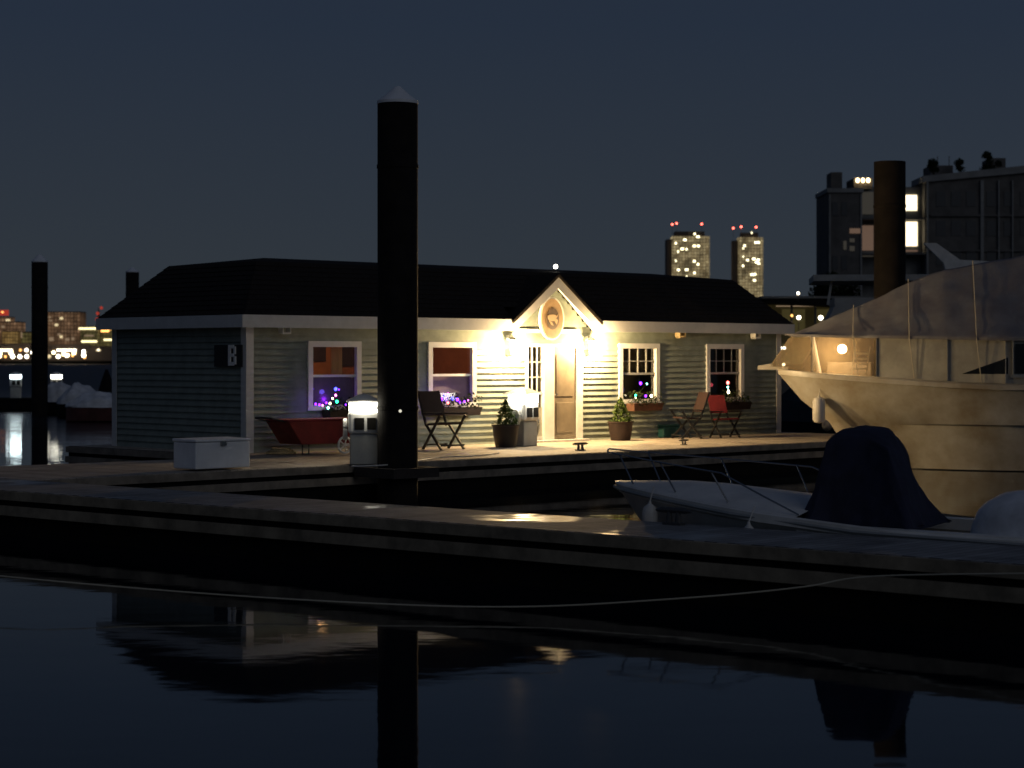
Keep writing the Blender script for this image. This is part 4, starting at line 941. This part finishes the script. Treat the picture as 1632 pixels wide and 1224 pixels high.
for a, b, mm, r in ((0, 800, 'warm', .7), (165, 800, 'warmwhite', 1.0), (258, 803, 'warmwhite', .95), (348, 800, 'warmwhite', .9), (345, 718, 'warmwhite', .8), (265, 718, 'orangelight', .6), (425, 750, 'warmwhite', .95), (70, 803, 'orangelight', .6), (640, 800, 'win_mid', .9), (697, 748, 'warm', .85), (757, 800, 'warmwhite', .95), (868, 790, 'warmwhite', .8), (945, 790, 'orangelight', .6), (1088, 738, 'warmwhite', .9), (1088, 785, 'warmwhite', 1.0), (1100, 815, 'orangelight', .6), (1280, 715, 'win_bright', .6)):
    shore_lamp(a*k8, 470+b*k8, mm, r, names[0 if a < 450 else 1])

# ------------------------------------------------------------------ building at the right
D3 = 205; s3 = D3/F
ab = thing('apartment_building', ((1465-816)*s3, D3, 0), R(0), 'dark modern apartment building with bright window pairs behind the rusty piling', 'building')
ax = ab.location.x
def bx(px): return (px-816)*s3-ax
def bz(py): return CAMZ-(py-HOR)*s3
M['concrete'] = mat('dark_concrete', (.24, .24, .23), .85, noise=.45, scale=.6)
M['brickdark'] = mat('dark_brick_facade', (.15, .14, .13), .85, noise=.4, scale=.8)
M['slab'] = mat('balcony_edge', (.30, .30, .29), .8, noise=.3, scale=1)
MB().box((bx(1320), 0, 1.5), (bx(1374), 8, bz(307))).build('wall', M['brickdark'], ab)
MB().box((bx(1374)+.01, 1.5, 1.5), (bx(1474)-.01, 12, bz(296))).build('wall', M['concrete'], ab)
MB().prism([(bx(1474), 0, 1.5), (bx(1474), 0, bz(291)), (bx(1720), 0, bz(268)), (bx(1720), 0, 1.5)], (0, 12, 0)).build('wall', M['brickdark'], ab)
ed = MB(); ed.prism([(bx(1470), -.35, bz(291)+.02), (bx(1470), -.35, bz(281)), (bx(1722), -.35, bz(255)), (bx(1722), -.35, bz(268)+.02)], (0, 6, 0)); ed.box((bx(1318), -.2, bz(307)+.01), (bx(1376), 8, bz(300))); ed.build('cornice', M['slab'], ab)
pl = MB()
for px, w_ in ((1562, 5), (1590, 2), (1476, 3), (1612, 2)): pl.box((bx(px), -.30, 1.5), (bx(px+w_), -.01, bz(278)-.6))
for px in (1321, 1371): pl.box((bx(px), -.15, 1.5), (bx(px+2.5), -.01, bz(310)))
pl.build('pilaster', M['slab'], ab)
sl = MB()
for py in (342, 398, 440): sl.box((bx(1374)+.02, -.2, bz(py+8)), (bx(1474)-.02, 1.49, bz(py+5))); sl.box((bx(1482), -.25, bz(py+3)), (bx(1720), -.02, bz(py)))
sl.build('balcony_slab', M['brickdark'], ab)
def bwin(a, b, c, d, mm, y=1.44):
    o = MB().box((bx(a), y-.05, bz(d)), (bx(c), y, bz(b))).build('window', M[mm], ab)
    return o
M['win_white'] = glow('lit_window_white', (1, .84, .55), 2.2); M['win_brown'] = glow('lit_window_brown', (.80, .50, .34), .14); M['win_faint'] = glow('faint_window', (.45, .40, .32), .07)
M['darkglass'] = mat('dark_glass', (.05, .052, .055), .4)
bwin(1444.5, 309, 1466, 334, 'win_white'); bwin(1443.5, 352, 1466.5, 391, 'win_white'); bwin(1443, 397, 1467, 400, 'win_brown')
bwin(1377, 304, 1396, 340, 'win_faint'); bwin(1377, 358, 1396, 398, 'win_brown'); bwin(1377, 402, 1396, 408, 'win_faint')
bwin(1354, 364, 1373, 372, 'win_brown', -.01); bwin(1354, 380, 1362, 386, 'win_faint', -.01); bwin(1354, 392, 1362, 400, 'win_faint', -.01); bwin(1344, 384, 1349, 398, 'win_faint', -.01)
for px in (1492, 1516, 1540, 1572, 1600, 1626):
    for py in (305, 352, 398): bwin(px, py, px+15, py+24, 'darkglass', -.01)
for px in (1326, 1341):
    for py in (322, 408): bwin(px, py, px+9, py+22, 'darkglass', -.01)
for px in (1367.5, 1376, 1384.5):
    o = MB().tube([(bx(px), .25, bz(298)), (bx(px), .25, bz(290))], .04, 5).build('terrace_lamp', M['towerside'], ab); MB().ball((bx(px), .25, bz(287)), .17, 8, 1.4).build('globe', M['warm'], o)
MB().box((bx(1362), .5, bz(300)), (bx(1392), 5, bz(283))).build('penthouse', M['brickdark'], ab)
MB().box((bx(1332), 3, bz(300)+.01), (bx(1350), 6, bz(270))).build('chimney', M['brickdark'], ab)
MB().box((bx(1500), 5, bz(281)), (bx(1536), 9, bz(256))).box((bx(1512), 5.5, bz(256)), (bx(1513), 5.6, bz(240))).box((bx(1531), 5.5, bz(256)), (bx(1532), 5.6, bz(240))).build('roof_plant_room', M['brickdark'], ab)
MB().box((bx(1598), 5, bz(270)), (bx(1622), 9, bz(244))).build('roof_plant_room', M['brickdark'], ab)

def tree(P, h, cr, lab, n=1500, leaf=.28, seed=0, trunk=.35, group='dark trees near the apartment building'):
    t = thing('tree', P, 0, lab, 'tree', group); rnd = random.Random(seed)
    tr = MB(); top = h*.62
    tr.tube([(0, 0, 0), (.1, 0, top*.5), (0, .1, top)], [cr*.09, cr*.07, cr*.04], 7)
    cl = []
    for k in range(9):
        a = rnd.random()*6.28; rr = cr*(.25+.6*rnd.random()); z = h*(trunk+(.95-trunk)*rnd.random()); c = (rr*math.cos(a)*(1.1-.5*z/h), rr*math.sin(a), z)
        cl.append((c, cr*(.28+.25*rnd.random()))); tr.tube([(0, 0, top*(.4+.5*rnd.random())), (c[0]*.5, c[1]*.5, c[2]*.8+.1*h), c], [cr*.04, cr*.025, cr*.01], 5)
    tr.build('trunk', M['bark'], t)
    def fn():
        c, r = rnd.choice(cl); v = Vector((rnd.gauss(0, 1), rnd.gauss(0, 1), rnd.gauss(0, 1))).normalized()*r*rnd.random()**.4
        return (c[0]+v.x, c[1]+v.y, c[2]+v.z*.85)
    MB().leaves(n, fn, leaf, rnd).build('crown', M['leafdark'], t); return t
tree(Vector(((1330-816)/F*160, 160, 2.4)), 6.6, 2.0, 'dark tree left of the rusty piling, in front of the apartment building', 1800, .22, 4, .2)
tree(Vector(((1368-816)/F*158, 158, 2.4)), 4.6, 1.4, 'smaller dark tree touching the rusty piling on its left', 1200, .2, 5, .2)
tree(Vector(((1497-816)*s3, D3+3, bz(283))), 2.0, .9, 'left of the rooftop shrubs on the apartment building', 700, .14, 6, .1, 'rooftop shrubs')
tree(Vector(((1540-816)*s3, D3+3, bz(279))), 1.9, .8, 'middle rooftop shrub on the apartment building', 600, .14, 7, .1, 'rooftop shrubs')
tree(Vector(((1592-816)*s3, D3+3, bz(274))), 2.2, 1.2, 'rightmost rooftop shrub on the apartment building', 900, .14, 8, .1, 'rooftop shrubs')

# pier canopy, pier and lamps between office and yacht
pr = thing('pier_canopy', ((1300-816)/F*100, 100, 0), 0, 'dark flat-roofed pier canopy between the office roof and the yacht cover', 'canopy')
def qx(px, D=100): return (px-1300)/F*D
def qz(py, D=100): return CAMZ-(py-HOR)/F*D
MB().prism([(qx(1215), 0, qz(476)), (qx(1395), 0, qz(474)), (qx(1375), 0, qz(480)), (qx(1345), 0, qz(489)), (qx(1215), 0, qz(482))], (0, 6, 0)).build('canopy_roof', M['black'], pr)
MB().box((qx(1213), -.1, qz(476)+.012), (qx(1397), 6, qz(472))).build('roof_edge', M['concrete'], pr)
ps = MB()
for px in (1222, 1262, 1300, 1340): ps.box((qx(px), .4, 0), (qx(px)+.1, .5, qz(482)))
ps.build('canopy_post', M['brickdark'], pr)
pb = thing('pier_deck', ((1300-816)/F*100, 100, 0), 0, 'lit pier building below the flat dark canopy', 'pier')
MB().box((qx(1222), 2, .3), (qx(1345), 2.3, qz(484))).build('pier_wall', M['cityolive'], pb); MB().box((qx(1200), -.5, .2), (qx(1420), 6, .8)).build('deck', M['brickdark'], pb)
MB().box((qx(1245), 1.9, qz(487)), (qx(1325), 1.98, qz(485.5))).build('lit_sign', M['win_dim'], pb)
for px, py, r, mm, lab in ((1272, 467.5, .07, 'warmwhite', 'small white lamp on top of the flat pier canopy'), (1273, 506, .10, 'warmwhite', 'left bright lamp under the pier canopy'), (1308, 506.5, .11, 'warmwhite', 'right bright lamp under the pier canopy'), (1262, 503, .06, 'orangelight', 'small orange lamp under the pier canopy'), (1244, 555, .075, 'warmwhite', 'left of two close lamps beside the office corner'), (1250, 554.5, .075, 'warmwhite', 'right of two close lamps beside the office corner'), (1249, 581, .075, 'warm', 'lowest lamp beside the office corner, at the yacht bow')):
    D = 97; P = PD(px, py, D); t = thing('pier_lamp', P, 0, lab, 'lamp', 'lamps on the pier')
    MB().ball((0, 0, 0), r, 10).build('globe', M[mm], t); MB().tube([(0, .05, -r), (0, .05, -(P.z-.5) if py != 467.5 else -.35)], .02, 5).build('post', M['towerside'], t)
